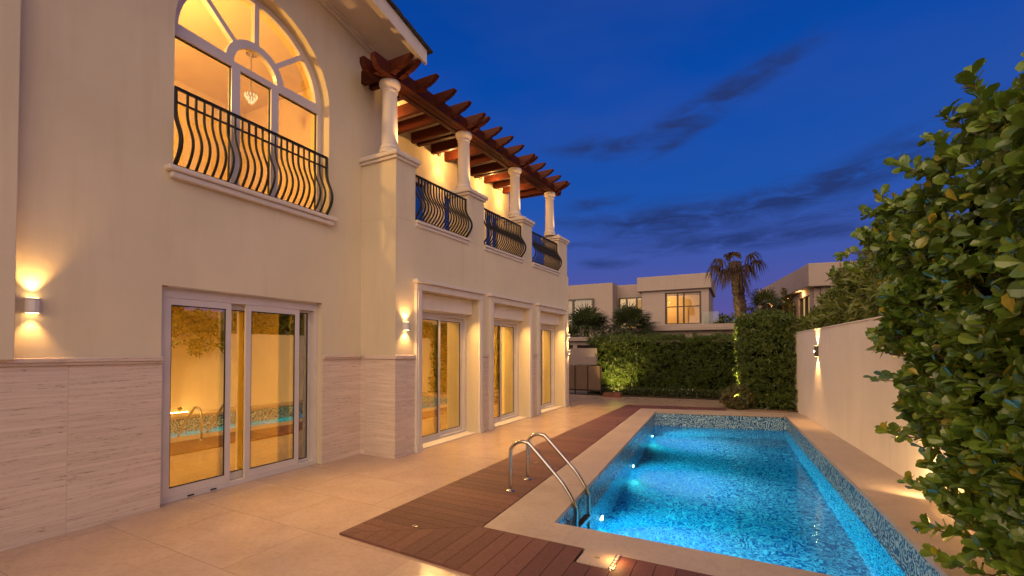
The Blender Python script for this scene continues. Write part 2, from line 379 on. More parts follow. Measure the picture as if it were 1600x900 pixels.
def rosettes(C, O, per, L, wr, spread=.9, up=.35, jit=.25):
    """rosettes of leaves at centres C opening along O"""
    n = len(C); O = O/np.linalg.norm(O, axis=1, keepdims=True)
    A = np.cross(O, RNG.normal(size=(n, 3))); A /= np.linalg.norm(A, axis=1, keepdims=True); B = np.cross(O, A)
    P, D, N = [], [], []
    for j in range(per):
        a = 2*PI*j/per*1.0+RNG.random(n)*1.2; s = (spread*(.55+.6*RNG.random(n)))[:, None]
        rad = A*np.cos(a)[:, None]+B*np.sin(a)[:, None]
        d = O*(1.0)+rad*s*1.4+RNG.normal(size=(n, 3))*jit; d[:, 2] += up*RNG.random(n)
        P.append(C+O*(RNG.random((n, 1))-.5)*L*.7); D.append(d); N.append(O*1.0-rad*.35*s+RNG.normal(size=(n, 3))*.3)
    P = np.concatenate(P); m = len(P); Ls = L*(.55+.72*RNG.random(m))
    return P, np.concatenate(D), np.concatenate(N), Ls, Ls*wr*(.85+.3*RNG.random(m))

# =================================================================== SETTING
POOL = [(-1.65, 4.05), (1.41, 4.05), (1.07, 13.52), (-2.10, 12.77)]
def wallx(y): return 1.42+(14.65-y)*.0741
def wallx_line(): return [(wallx(-3), -3), (wallx(16.4), 16.4)]
hole = POOL
mb = filled([(-150, -120), (150, -120), (150, 300), (-150, 300)], [[(-2.3, 3.6), (1.6, 3.6), (1.3, 13.9), (-2.7, 13.3)]], -.09, -.05, axis='z')
struct(mb.build('ground', 'ground_sand'))
cop_out = [(-2.19, 3.65), (wallx(3.65)-.004, 3.65), (wallx(14.1)-.004, 14.1), (-.3, 13.80), (-2.57, 13.22)]
mb = filled([(-12, -6), (2.6, -6), (2.6, 3.0), (wallx(3.0)+.02, 3.0), (wallx(15.2)+.02, 15.2), (-.35, 15.1), (-.35, 16.75), (-6.4, 16.3), (-12, 16.3)], [[(-2.1, 3.75), (1.62, 3.75), (1.3, 13.75), (-2.4, 13.05)]], -.045, 0, axis='z')
struct(mb.build('paving', 'paving'))
inn = [(POOL[0][0]-.0, POOL[0][1]), POOL[1], POOL[2], POOL[3]]
mb = filled(cop_out, [[(-1.63, 4.07), (1.39, 4.07), (1.05, 13.49), (-2.08, 12.75)]], -.035, .016, axis='z')
struct(mb.build('pool_coping', 'coping', bevel=.006))
# planting bed soil
struct(MB().prism([(-5.25, 16.62), (.05, 17.0), (-.15, 15.0), (wallx(14.45), 14.45), (2.0, 20), (-6, 20)], 'z', -.02, .03).build('planting_bed', 'soil'))
# pool basin with metre UVs
FZ, WZ = -1.62, -.385
mbv, mbf, uvs = [], [], []
P4 = POOL
def quad(a, b, c, d, ua, ub, uc, ud):
    n = len(mbv); mbv.extend([a, b, c, d]); mbf.append((n, n+1, n+2, n+3)); uvs.extend([ua, ub, uc, ud])
for i in range(4):
    a, b = P4[i], P4[(i+1) % 4]; Ln = math.dist(a, b); o = i*7.3
    quad((a[0], a[1], -.03), (b[0], b[1], -.03), (b[0], b[1], FZ), (a[0], a[1], FZ), (o, 0), (o+Ln, 0), (o+Ln, FZ), (o, FZ))
quad(*[(x, y, FZ) for x, y in P4], *[(x, y) for x, y in P4])
me = bpy.data.meshes.new('pool_basin'); me.from_pydata(mbv, [], mbf); ul = me.uv_layers.new(name='UVMap')
for i, q in enumerate(uvs): ul.data[i].uv = q
me.materials.append(M['mosaic']); ob = bpy.data.objects.new('pool_basin', me); COL.objects.link(ob); struct(ob)
mb = MB(); mb.add([(x, y, WZ) for x, y in P4], [(0, 1, 2, 3)]); struct(mb.build('pool_water', 'pool_water'))

# deck boards
DK = [(-3.29, 2.92), (-3.13, 13.93)]; Z0, Z1 = .002, .022
mb = MB(); var = []
def board(poly, mb=mb):
    g = .004
    cx = sum(q[0] for q in poly)/len(poly); cy = sum(q[1] for q in poly)/len(poly)
    n0 = len(mb.v); mb.prism(poly, 'z', Z0, Z1); r = (random.random(), random.random()); var.extend([r]*(len(mb.v)-n0))
def lx(y): return -3.29+(y-2.92)*(.16/11)
def cxl(y): return -2.195-(y-3.65)*(.375/9.57)
bw, gp = .138, .005
# mitre from (-3.29,2.92) to (-2.195,3.645)
mx0, my0, mx1, my1 = -3.29, 2.92, -2.197, 3.643
ms = (my1-my0)/(mx1-mx0)
y = my0
while y < 13.35:   # boards across the side strip
    ya, yb = y+gp/2, y+bw-gp/2
    xr = lambda q: (mx0+(q-my0)/ms-.003) if q < my1 else cxl(q)-.003
    if yb > my1 > ya: poly = [(lx(ya), ya), (xr(ya), ya), (cxl(my1)-.003, my1), (cxl(yb)-.003, yb), (lx(yb), yb)]
    else: poly = [(lx(ya), ya), (xr(ya), ya), (xr(yb), yb), (lx(yb), yb)]
    board(poly); y += bw
x = mx0+.0
bws = bw*(1/ms)*.78
x = mx0
plate = (-1.17, -.90, 3.38, 3.645)
while x < wallx(3.0)-.1:    # boards along the front strip
    xa, xb = x+gp/2, min(x+.150-gp/2, wallx(3.3))
    top = lambda q: (my0+(q-mx0)*ms-.003) if q < mx1 else 3.643
    bot = lambda q: 2.92-(q+3.29)*.045
    if xa < mx1 < xb: poly = [(xa, bot(xa)), (xb, bot(xb)), (xb, 3.643), (mx1, 3.643), (xa, top(xa))]
    elif xa > plate[0]-.15 and xb < plate[1]+.15 and xb > plate[0] and xa < plate[1]: 
        poly = [(xa, bot(xa)), (xb, bot(xb)), (xb, plate[2]-.004), (xa, plate[2]-.004)]
    else: poly = [(xa, bot(xa)), (xb, bot(xb)), (xb, top(xb)), (xa, top(xa))]
    if x <= mx0+.001: board([(mx0, my0-.002), (xb, bot(xb)), (xb, top(xb))])
    elif poly[-1][1]-poly[0][1] > .004: board(poly)
    x += .150
# band of boards behind the pool
A, B = Vector((-2.58, 13.30)), Vector((-.35, 13.86)); A2, B2 = Vector((-3.12, 13.93)), Vector((-.35, 14.42))
nb = 16
board([(lx(13.36), 13.355), (-2.60, 13.355), (-3.08, 13.93), (lx(13.9), 13.93)])
for i in range(nb):
    t0, t1 = i/nb+.002, (i+1)/nb-.002
    board([tuple(A.lerp(B, t0)), tuple(A.lerp(B, t1)), tuple(A2.lerp(B2, t1)), tuple(A2.lerp(B2, t0))])
mb.var = np.array(var); struct(mb.build('decking', 'decking'))
struct(MB().prism([(-2.7, 2.935), (1.9, 2.75), (2.2, 3.62), (-2.3, 3.62), (-2.6, 13.1), (-2.6, 13.3), (-.35, 13.84), (-.35, 14.43), (-3.15, 13.96)], 'z', -.02, .0035).build('deck_underlay', 'gasket'))

# =================================================================== VILLA
villa = thing('villa', (-5.6, 5.4, 0), 'cream two storey villa with travertine base and warmly lit glass doors beside the pool', 'house')
roofz = lambda y: 6.80+.17*(6.0-y) if y > 3.7 else 6.80+.17*(6.0-3.7)-.17*(3.7-y)
AC, AR, AZ = 3.67, 1.05, 5.42
out = [(-2.5, 0), (2.53, 0), (2.53, 2.42), (4.61, 2.42), (4.61, 0), (6.0, 0), (6.0, roofz(6.0)+.05), (3.7, roofz(3.7)+.05), (-2.5, roofz(-2.5)+.05)]
ah = [(AC+AR, 3.75)]+arc(AC, AZ, AR, 0, 180)+[(AC-AR, 3.75)]
mb = filled(out, [ah], -5.9, -5.6)
mb.box(-9.5, -5.9, 5.8, 6.0, 0, 6.85); mb.box(-9.7, -9.5, -2.5, 6.0, 0, 6.4)
mb.build('wall', 'plaster', villa)
mb = MB(); mb.box(-5.6, -5.5, -2.5, 1.41, 1.62, 6.1); mb.build('pilaster', 'plaster', villa, bevel=.006)
# terrace block
out = [(5.38, 0), (5.97, 0), (5.97, 2.72), (7.80, 2.72), (7.80, 0), (8.37, 0), (8.37, 2.72), (10.19, 2.72), (10.19, 0), (10.82, 0), (10.82, 2.72), (12.60, 2.72), (12.60, 0), (13.05, 0), (13.05, 3.85), (5.38, 3.85)]
mb = filled(out, [], -5.35, -4.85, True)
mb.box(-5.6, -5.35, 5.38, 5.6, 0, 3.85); mb.box(-9.5, -5.35, 12.85, 13.05, 0, 3.85); mb.box(-6.6, -5.35, 5.62, 12.84, 3.66, 3.8)
mb.box(-9.5, -6.4, 6.02, 12.05, 6.35, 6.6)
mb.build('lower_wall', 'plaster', villa)
PIERS = [(5.38, 5.85, -5.6), (7.45, 8.05, -5.32), (9.87, 10.42, -5.32), (12.25, 12.95, -5.32)]
for a, b_, xi in PIERS:
    MB(True).box(xi, -4.85, a, b_, 3.85, 4.78).build('pier', 'plaster', villa, bevel=.006)
    c = MB(True); c.box(xi-(.0 if a < 6 else .05), -4.815, a-.035, b_+.035, 4.78, 4.83); c.box(xi-(.0 if a < 6 else .08), -4.785, a-.065, b_+.065, 4.832, 4.90); c.box(xi, -4.83, a-.02, b_+.02, 4.902, 4.93)
    c.build('pier_cap', 'trim', villa, bevel=.012)
for (a, b_) in [(5.85, 7.45), (8.05, 9.87), (10.42, 12.25)]:
    c = MB(True); c.box(-5.2, -4.80, a+.003, b_-.003, 3.852, 3.90); c.box(-5.15, -4.825, a+.003, b_-.003, 3.79, 3.85); c.build('terrace_sill', 'trim', villa, bevel=.01)
# columns
for y in (5.52, 7.68, 9.98, 12.22):
    prof = [(.17, 0), (.17, .05), (.155, .06), (.165, .09), (.15, .12), (.132, .14), (.134, .16), (.128, .5), (.118, 1.0), (.118, 1.02)]
    m0 = MB(True); m0.lathe(prof, (-5.12, y, 4.93), 28); co = m0.build('column', 'trim', villa, smooth=True)
    m1 = MB(True); m1.lathe([(.118, 0), (.128, .01), (.128, .03), (.118, .04), (.122, .06), (.155, .09), (.170, .12), (.170, .16), (.16, .17), (.16, .185)], (-5.12, y, 5.95), 28); m1.build('capital', 'trim', co, smooth=True)
# stone cladding
MB().box(-5.6, -5.578, -2.5, 2.53, .0, 1.56).build('stone_cladding', 'travertine', villa); MB().box(-5.6, -5.578, 4.61, 5.36, 0, 1.56).build('stone_cladding', 'travertine', villa)
for bx_ in [(-5.578, -4.828, 5.358, 5.38), (-4.85, -4.828, 5.38, 5.83), (-4.85, -4.835, 7.95, 8.22), (-4.85, -4.835, 10.34, 10.67), (-4.85, -4.835, 12.75, 13.05)]:
    MB(True).box(*bx_, 0, 1.56).build('stone_cladding', 'travertine', villa)
for ya, yb in ((-2.5, 2.53), (4.61, 5.33)):
    c = MB(); c.box(-5.6, -5.55, ya, yb, 1.562, 1.59); c.box(-5.6, -5.535, ya, yb, 1.59, 1.635); c.build('stone_moulding', 'travertine', villa, bevel=.008)
for bx_ in [(-5.53, -4.80, 5.335, 5.379), (-4.849, -4.80, 5.382, 5.83), (-4.849, -4.81, 7.95, 8.22), (-4.849, -4.81, 10.34, 10.67), (-4.849, -4.81, 12.75, 13.08)]:
    MB(True).box(*bx_, 1.562, 1.63).build('stone_moulding', 'travertine', villa, bevel=.01)
# window sill under the arch, door head bead
c = MB(); c.box(-5.78, -5.50, 2.54, 4.82, 3.69, 3.75); c.box(-5.6, -5.53, 2.58, 4.78, 3.62, 3.688); c.build('window_sill', 'trim', villa, bevel=.015)
# roof: gable verge with boxed eave
c = MB(); s0 = .17
def rk(y): return roofz(y)
c.prism([(6.12, rk(6.12)), (6.12, rk(6.12)+.20), (3.7, rk(3.7)+.20), (-2.8, rk(-2.8)+.20), (-2.8, rk(-2.8)), (3.7, rk(3.7))], 'x', -9.7, -4.90)
rf = c.build('roof', 'trim', villa)
c = MB(); c.prism([(6.16, rk(6.16)-.03), (6.16, rk(6.16)+.22), (3.7, rk(3.7)+.23), (-2.8, rk(-2.8)+.22), (-2.8, rk(-2.8)-.03), (3.7, rk(3.7)-.03)], 'x', -4.90, -4.855); c.build('fascia', 'trim', rf, bevel=.005)
c = MB()
yy_ = 6.26
while yy_ > -2.6:
    z = rk(yy_)+.235; L = .30
    sgn = -1 if yy_ > 3.9 else 1
    z2 = rk(yy_-L)+.235
    c.prism([(yy_, z), (yy_, z+.035), (yy_-L, z2+.02), (yy_-L, z2-.01)], 'x', -9.7, -4.80+random.uniform(-.006, .006)); yy_ -= .27
c.build('roof_tiles', 'roof_tile', rf)
c = MB(); c.prism([(5.99, rk(5.99)-.09), (5.99, rk(5.99)), (3.7, rk(3.7)), (-2.5, rk(-2.5)), (-2.5, rk(-2.5)-.09), (3.7, rk(3.7)-.09)], 'x', -5.599, -5.545)
c.prism([(5.99, rk(5.99)-.045), (5.99, rk(5.99)), (3.7, rk(3.7)), (-2.5, rk(-2.5)), (-2.5, rk(-2.5)-.045), (3.7, rk(3.7)-.045)], 'x', -5.544, -5.51)
c.build('eave_moulding', 'trim', rf, bevel=.008)
# upper wall behind the terrace
DRS = [(6.4, 8.2), (8.75, 10.25), (10.7, 11.6)]
o_ = [(6.0, 3.8)]
for a, b_ in DRS: o_ += [(a, 3.8), (a, 5.5), (b_, 5.5), (b_, 3.8)]
o_ += [(12.05, 3.8), (12.05, 6.35), (6.0, 6.35)]
mb = filled(o_, [], -6.6, -6.4, True); mb.box(-9.5, -6.6, 11.85, 12.05, 3.86, 6.35); mb.build('terrace_wall', 'plaster', villa)
for a, b_ in DRS:
    fr = filled(rect(a+.003, b_-.003, 3.803, 5.495), [rect(a+.07, (a+b_)/2-.03, 3.87, 5.43), rect((a+b_)/2+.03, b_-.07, 3.87, 5.43)], -6.55, -6.48, True).build('terrace_door', 'frame_white', villa, bevel=.003)
    MB(True).box(-6.52, -6.51, a+.06, b_-.06, 3.86, 5.44).build('glass', 'glass_dark', fr)

# ---- arched window
fr = thing  # alias kept short
fy0, fy1 = AC-AR+.004, AC+AR-.004; ro = AR-.004; ri = ro-.085
holes = [rect(fy0+.075, 3.345, 3.84, 5.36), rect(3.455, 3.885, 3.84, 5.36), rect(3.995, fy1-.075, 3.84, 5.36)]
rc, zc = .40, 5.44
holes.append(arc(AC, zc, .30, 0, 180, 14))
def sector(a0, a1):
    g = .032
    o1 = arc(AC, zc, ri-.02, a0+math.degrees(g/ri), a1-math.degrees(g/ri), 12)
    i1 = arc(AC, zc, rc, a0+math.degrees(g/rc), a1-math.degrees(g/rc), 8)[::-1]
    return o1+i1
for a0, a1 in [(2, 43), (43, 90), (90, 137), (137, 178)]: holes.append(sector(a0, a1))
o_ = [(fy1, 3.752)]+arc(AC, AZ, ro, 0, 180, 32)+[(fy0, 3.752)]
aw = filled(o_, holes, -5.84, -5.77).build('arched_window', 'frame_white', villa, bevel=.008)
gk = [rect(h[0][0]+.012, h[1][0]-.012, 3.852, 5.348) for h in holes[:3]]
c = MB()
for h, g_ in zip(holes[:3], gk):
    q = filled([(h[0][0]-.003, 3.837), (h[1][0]+.003, 3.837), (h[1][0]+.003, 5.363), (h[0][0]-.003, 5.363)], [g_], -5.825, -5.80); c.add(q.v, q.f)
c.build('gasket', 'gasket', aw)
c = filled([(fy1-.03, 3.80)]+arc(AC, AZ, ro-.03, 0, 180, 32)+[(fy0+.03, 3.80)], [], -5.815, -5.81); c.build('glass', 'glass_plain', aw)

# ---- belly railings
def railing(y0, y1, zt, zb, x, n, warped, belly=.13, mid=True, name='balcony_railing', out=1):
    r = MB(warped); r.box(x-.02, x+.02, y0, y1, zt-.018, zt+.012); root = r.build(name, 'iron', villa, bevel=.004)
    q = MB(warped); q.box(x-.010, x+.010, y0, y1, zb, zb+.022)
    if mid: q.box(x-.009, x+.009, y0, y1, zt-.17, zt-.148)
    q.build('rail_bar', 'iron', root)
    h = zt-zb
    for i in range(n):
        y = y0+(y1-y0)*(i+.5)/n if 0 < i < n-1 else (y0+.012 if i == 0 else y1-.012)
        pts = []
        for k in range(15):
            t = k/14; z = zt-t*h
            if t < .2: b = 0
            else:
                s_ = (t-.2)/.8; b = math.sin(PI*s_**1.25)*belly-.035*math.sin(2*PI*min(1, s_*1.0))*(1 if s_ < .5 else .6)
            pts.append((x+b*out, y, z))
        rr = .0075 if 0 < i < n-1 else .011
        bal = MB(warped); bal.tube(pts, rr*2.0, 6); bal.build('baluster', 'iron', root, smooth=True)
railing(2.635, 4.705, 4.67, 3.775, -5.63, 23, False, .12)
railing(5.865, 7.435, 4.68, 3.925, -4.90, 19, True, .14, False)
railing(8.065, 9.855, 4.68, 3.925, -4.90, 21, True, .14, False)
railing(10.435, 12.235, 4.68, 3.925, -4.90, 21, True, .14, False)

# ---- sliding doors
def panel(root, x, y0, y1, z0, z1, st, gl, warped, fw=.075, thick=.04):
    mid = []
    f = filled(rect(y0, y1, z0, z1), [rect(y0+st, y1-st, z0+fw*1.25, z1-fw)], x-thick/2, x+thick/2, warped)
    p_ = f.build('door_panel', 'frame_white', root, bevel=.004)
    g = filled(rect(y0+st-.004, y1-st+.004, z0+fw*1.25-.004, z1-fw+.004), [rect(y0+st+.012, y1-st-.012, z0+fw*1.25+.012, z1-fw-.012)], x-.008, x+.008, warped); g.build('gasket', 'gasket', root)
    MB(warped).box(x-.003, x+.003, y0+st-.002, y1-st+.002, z0+fw*1.25-.002, z1-fw+.002).build('glass', gl, root)
d1 = filled(rect(2.535, 4.605, .0, 2.415), [rect(2.60, 4.545, .055, 2.30)], -5.86, -5.69).build('sliding_door', 'frame_white', villa, bevel=.004)
panel(d1, -5.715, 2.603, 3.33, .057, 2.297, .062, 'glass_amber', False)
panel(d1, -5.80, 3.25, 3.62, .057, 2.297, .02, 'glass_amber', False, .07)
panel(d1, -5.715, 3.52, 4.30, .057, 2.297, .065, 'glass_amber', False)
panel(d1, -5.80, 4.24, 4.543, .057, 2.297, .03, 'glass_dark', False, .03)
MB().box(-5.66, -5.62, 2.60, 4.54, 2.408, 2.419).build('head_fill_strip', 'lamp_white', d1)  # added strip under the door head, housing for the fill light
hl = light('head_fill', 'AREA', (-5.625, 3.57, 2.403), 24, (1, .56, .17), villa, .1); hl.data.shape = 'RECTANGLE'; hl.data.size = .04; hl.data.size_y = 1.9; hl.data.spread = R(85); hl.rotation_euler = (0, R(-42), 0)  # fill light added to warm the floor before the big door
c = MB(); c.box(-5.795, -5.755, 3.60, 3.64, .058, 2.296); c.box(-5.70, -5.685, 2.85, 2.92, .012, .03); c.box(-5.70, -5.685, 3.1, 3.17, .012, .03); c.build('track', 'gasket', d1)
for (a, b_) in [(5.97, 7.80), (8.37, 10.19), (10.82, 12.60)]:
    root = filled(rect(a+.003, b_-.003, .0, 2.42), [rect(a+.07, b_-.07, .055, 2.34)], -5.26, -5.12, True).build('sliding_door', 'frame_white', villa, bevel=.004)
    mdl = a+.07+(b_-a-.14)*.50
    panel(root, -5.15, a+.073, mdl+.03, .057, 2.337, .05, 'glass_amber', True, .06)
    panel(root, -5.21, mdl-.03, b_-.073, .057, 2.337, .05, 'glass_amber', True, .06)
    MB(True).box(-5.30, -4.98, a+.003, b_-.003, 2.422, 2.718).build('blind_box', 'plaster_white', root, bevel=.01)
    s_ = MB(True)
    for y0, y1 in ((a-.145, a-.002), (b_+.002, b_+.145)):
        s_.box(-4.85, -4.79, y0, y1, 0, 2.72); s_.box(-4.789, -4.775, y0+.03, y1-.03, .12, 2.70); s_.box(-4.79, -4.77, y0-.005, y1+.005, 0, .11)
    s_.box(-4.85, -4.785, a-.145, b_+.145, 2.722, 2.84); s_.box(-4.85, -4.74, a-.18, b_+.18, 2.842, 2.90)
    s_.build('door_surround', 'trim', villa, bevel=.006)
    MB(True).box(-5.10, -5.04, a+.12, b_-.12, 2.405, 2.419).build('head_fill_strip', 'lamp_white', root)  # added strip, housing for the terrace door fill
    q5 = warp((-5.06, (a+b_)/2, 2.395)); hl = light('head_fill', 'AREA', q5, 44, (1, .56, .17), villa, .1); hl.data.shape = 'RECTANGLE'; hl.data.size = .05; hl.data.size_y = 1.4; hl.data.spread = R(110); hl.rotation_euler = (0, R(-34), 0)  # fill light added to warm the reveals and paving
    # thresholds
    MB(True).box(-5.30, -4.86, a+.003, b_-.003, .001, .018).build('threshold', 'trim', villa)

# ---- rooms
def room(x0, x1, y0, y1, z0, z1, openx=True):
    c = MB()
    c.add([(x0, y0, z0), (x1, y0, z0), (x1, y1, z0), (x0, y1, z0), (x0, y0, z1), (x1, y0, z1), (x1, y1, z1), (x0, y1, z1)],
          [(0, 3, 7, 4), (0, 1, 5, 4), (3, 2, 6, 7), (4, 5, 6, 7)])
    r = c.build('room', 'room_paint', villa)
    MB().add([(x0, y0, z0+.003), (x1, y0, z0+.003), (x1, y1, z0+.003), (x0, y1, z0+.003)], [(0, 1, 2, 3)]).build('room_floor', 'room_floor', villa)
    return r
AMB = (1, .70, .21)
room(-9.3, -5.89, 1.2, 5.7, .012, 2.75); room(-9.3, -5.89, 1.2, 5.7, 3.55, 6.75); room(-9.3, -5.34, 6.1, 12.8, .012, 2.75)
for x, y, z, e, s_ in [(-6.9, 2.6, 2.6, 190, .5), (-6.9, 4.3, 2.6, 190, .5), (-6.6, 7.0, 2.6, 230, .5), (-6.6, 9.3, 2.6, 230, .5), (-6.6, 11.7, 2.6, 230, .5)]:
    light('ceiling_light', 'AREA', (x, y, z), e, AMB, villa, s_)
light('ceiling_light', 'POINT', (-7.0, 2.6, 5.6), 420, (1, .61, .17), villa, .15)

# =================================================================== OBJECTS
# pergola
pg = thing('pergola', (-5.1, 5.4, 6.1), 'dark red timber pergola carried on white columns above the terrace', 'pergola')
for x in (-5.235, -5.005):
    c = MB(True); c.prism([(5.02, 6.26), (5.08, 6.16), (5.15, 6.135), (12.62, 6.135), (12.69, 6.16), (12.75, 6.26), (12.75, 6.345), (5.02, 6.345)], 'x', x-.05, x+.05)
    c.build('beam', 'pergola_wood', pg, bevel=.006)
c = MB(True); c.box(-5.17, -5.07, 5.2, 12.5, 6.14, 6.28); c.build('beam_spacer', 'pergola_wood', pg)
RY = [5.40, 5.58, 6.05, 6.57, 7.06, 7.58, 7.76, 8.27, 8.78, 9.32, 9.94, 10.10, 10.6, 11.13, 11.67, 12.20, 12.38]
for y in RY:
    zt, zb = 6.39, 6.175
    prof = [(-6.42, zb), (-4.92, zb), (-4.88, zb+.02), (-4.82, zb+.03), (-4.79, zb+.06), (-4.71, zb+.08), (-4.60, zb+.135), (-4.57, zb+.165), (-4.54, zt-.02), (-4.55, zt), (-6.42, zt)]
    c = MB(True); c.prism([(a, b_) for a, b_ in prof], 'y', y-.045, y+.045); c.build('rafter', 'pergola_wood', pg, bevel=.005)
c = MB(True)
x = -6.40
while x < -5.38: c.box(x, x+.10, 5.35, 12.3, 6.393, 6.415); x += .108
c.build('ceiling_boards', 'cream_board', pg)

# wall lamps
WARM = (1, .53, .16)
def wall_lamp(loc, nx, label, e=5., dark=False, w_=.10, h_=.13, dp=.085, cone=95, eu=None):
    """lamp on a wall whose outward direction is nx (+1 or -1 along x)"""
    L = thing('wall_lamp', loc, label, 'wall lamp'); x, y, z = loc; mt = 'lamp_dark' if dark else 'lamp_white'
    c = MB()
    prof = [(x, y-w_/2), (x+nx*dp*.55, y-w_/2), (x+nx*dp*.9, y-w_*.30), (x+nx*dp, y), (x+nx*dp*.9, y+w_*.30), (x+nx*dp*.55, y+w_/2), (x, y+w_/2)]
    if nx < 0: prof = prof[::-1]
    # open shade: outer shell and two thin rims
    c.prism(prof, 'z', z-h_/2+.012, z+h_/2-.012); c.build('lamp_shade', mt, L, bevel=.004)
    r = MB()
    sh = [(x+(px-x)*1.04, y+(py-y)*1.05) for px, py in prof]
    r.prism(sh, 'z', z-h_/2, z-h_/2+.011); r.build('rim', mt, L); r = MB(); r.prism(sh, 'z', z+h_/2-.011, z+h_/2); r.build('rim', mt, L)
    g = MB(); ins = [(x+nx*.012+(px-x)*.78, y+(py-y)*.75) for px, py in prof]
    g.prism(ins, 'z', z-h_/2-.003, z-h_/2-.001); g.build('lens', 'lamp_glow', L); g = MB(); g.prism(ins, 'z', z+h_/2+.001, z+h_/2+.003); g.build('lens', 'lamp_glow', L)
    xs = x+nx*dp*.6
    if dark:
        q = MB(); q.prism([(y+.014*math.cos(2*PI*k/14), z+.014*math.sin(2*PI*k/14)) for k in range(14)], 'x', x+nx*(dp+.004), x+nx*(dp+.001)); q.build('pilot_lens', 'small_bulb', L)
    light('lamp_light', 'SPOT', (xs, y, z+h_/2+.012), eu or e, WARM, L, .02, (xs-nx*.010, y, z+1), cone, .9)
    light('lamp_light', 'SPOT', (xs, y, z-h_/2-.012), e, WARM, L, .02, (xs-nx*.010, y, z-1), cone, .9)
    return L
wall_lamp((-5.6, 1.53, 2.10), 1, 'small white up and down wall lamp above the travertine at the left edge', 15, eu=34, cone=85)
wall_lamp((-4.85, 5.60, 2.10), 1, 'small white wall lamp on the villa corner beside the first terrace door', 20, eu=25, cone=115)
wall_lamp((-4.735, 12.98, 2.16), 1, 'upper of the two wall lamps at the far end of the villa', 22, h_=.10)
wall_lamp((-4.735, 13.0, 1.66), 1, 'lower of the two wall lamps at the far end of the villa', 18, h_=.10)
wall_lamp((wallx(12.2), 12.2, 1.69), -1, 'dark narrow wall lamp on the white garden wall across the pool', 110, True, .12, .24, .07, 90)
wall_lamp((wallx(8.3), 7.0, 1.69), -1, 'dark wall lamp on the garden wall hidden behind the big hedge', 8, True, .12, .24, .07, 60) if False else None
# terrace downlights and column uplights (fittings of the villa)
for y in (6.3, 8.5, 10.35, 11.4):
    p_ = warp((-6.30, y, 6.22)); c = MB(True); c.lathe([(.035, 0), (.035, .07), (.03, .075)], (-6.31, y, 6.19), 14); c.build('downlight', 'lamp_white', villa)
    light('downlight_beam', 'POINT', (p_[0]+.30, p_[1], p_[2]-.12), 30, WARM, villa, .015)
    light('downlight_beam', 'SPOT', (p_[0]+.10, p_[1], p_[2]-.10), 40, WARM, villa, .04, (p_[0]-.05, p_[1], 4), 100, .9)
for y in (5.80, 7.98, 10.26, 12.50):
    q = warp((-4.90, y-.16, 4.95)); c = MB(True); c.lathe([(.03, 0), (.03, .03), (.024, .034)], (-4.90, y-.16, 4.932), 14); c.build('uplight', 'lamp_white', villa)
    light('uplight_beam', 'SPOT', (q[0], q[1], q[2]+.05), 50, WARM, villa, .015, (q[0]-.20, q[1]-.12, q[2]+1.0), 62, 1.0)

# chandelier in the upper room
CHY = 4.55
ch = thing('chandelier', (-7.3, CHY, 5.6), 'small glowing crystal chandelier seen through the arched window', 'chandelier')
c = MB(); c.tube([(-7.3, CHY, 6.74), (-7.3, CHY, 6.0)], .012); c.lathe([(.08, 0), (.08, .02), (.02, .05)], (-7.3, CHY, 6.70), 16); c.build('stem', 'steel', ch)
for lv, (rr, n) in enumerate([(.03, 5), (.06, 9), (.09, 12)]):
    for k in range(n):
        a = 2*PI*k/n+lv; x_, y_ = -7.3+rr*math.cos(a), CHY+rr*math.sin(a); z_ = 5.90+lv*.05
        c = MB(); c.lathe([(.003, -.035), (.011, -.012), (.011, .012), (.003, .03)], (x_, y_, z_), 6); c.build('crystal', 'crystal_glow', ch)

# curtains just inside the doors
def curtain(x, y0, y1, z0, z1, label, warped=False):
    c = MB(warped); n = int((y1-y0)/.012); vs = []; 
    for k in range(n+1):
        y = y0+(y1-y0)*k/n; dx = .028*math.sin(k*.55+.6*math.sin(k*.13)); vs += [(x+dx, y, z0), (x+dx*.7, y, z1)]
    for k in range(n+1):
        y = y0+(y1-y0)*k/n; dx = .028*math.sin(k*.55+.6*math.sin(k*.13))-.006; vs += [(x+dx, y, z0), (x+dx*.7, y, z1)]
    o = 2*(n+1); fs = [(2*k, 2*k+2, 2*k+3, 2*k+1) for k in range(n)]+[(o+2*k, o+2*k+1, o+2*k+3, o+2*k+2) for k in range(n)]
    c.add(vs, fs); ob = c.build('curtain', 'curtain_cloth', None, smooth=True, loc=(x, (y0+y1)/2, z0)); tag(ob, label, 'curtain', 'curtains gathered behind the glass doors')
curtain(-5.98, 4.18, 4.54, .03, 2.5, 'dark brown curtain gathered at the right end of the big four panel door')
curtain(-5.38, 7.50, 7.90, .03, 2.5, 'brown curtain behind the terrace door nearest the pool ladder', True)
curtain(-5.38, 9.92, 10.36, .03, 2.5, 'brown curtain behind the middle terrace door', True)
curtain(-5.38, 12.38, 12.76, .03, 2.5, 'brown curtain behind the terrace door farthest from the camera', True)

# outdoor furniture up on the terrace
pr_ = thing('parasol', (*warp((-5.8, 9.3, 3.81))[:2], 3.81), 'closed dark parasol standing behind the middle terrace railing', 'parasol')
c = MB(True); c.lathe([(.22, 0), (.22, .05), (.04, .07), (.02, .1), (.02, 1.05)], (-5.8, 9.3, 3.81), 20); c.build('pole', 'dark_bronze', pr_, smooth=True)
c = MB(True); c.lathe([(.05, 0), (.10, .1), (.13, .35), (.10, .65), (.03, .9), (.01, .95)], (-5.8, 9.3, 4.15), 12); c.build('canopy', 'parasol_cloth', pr_)

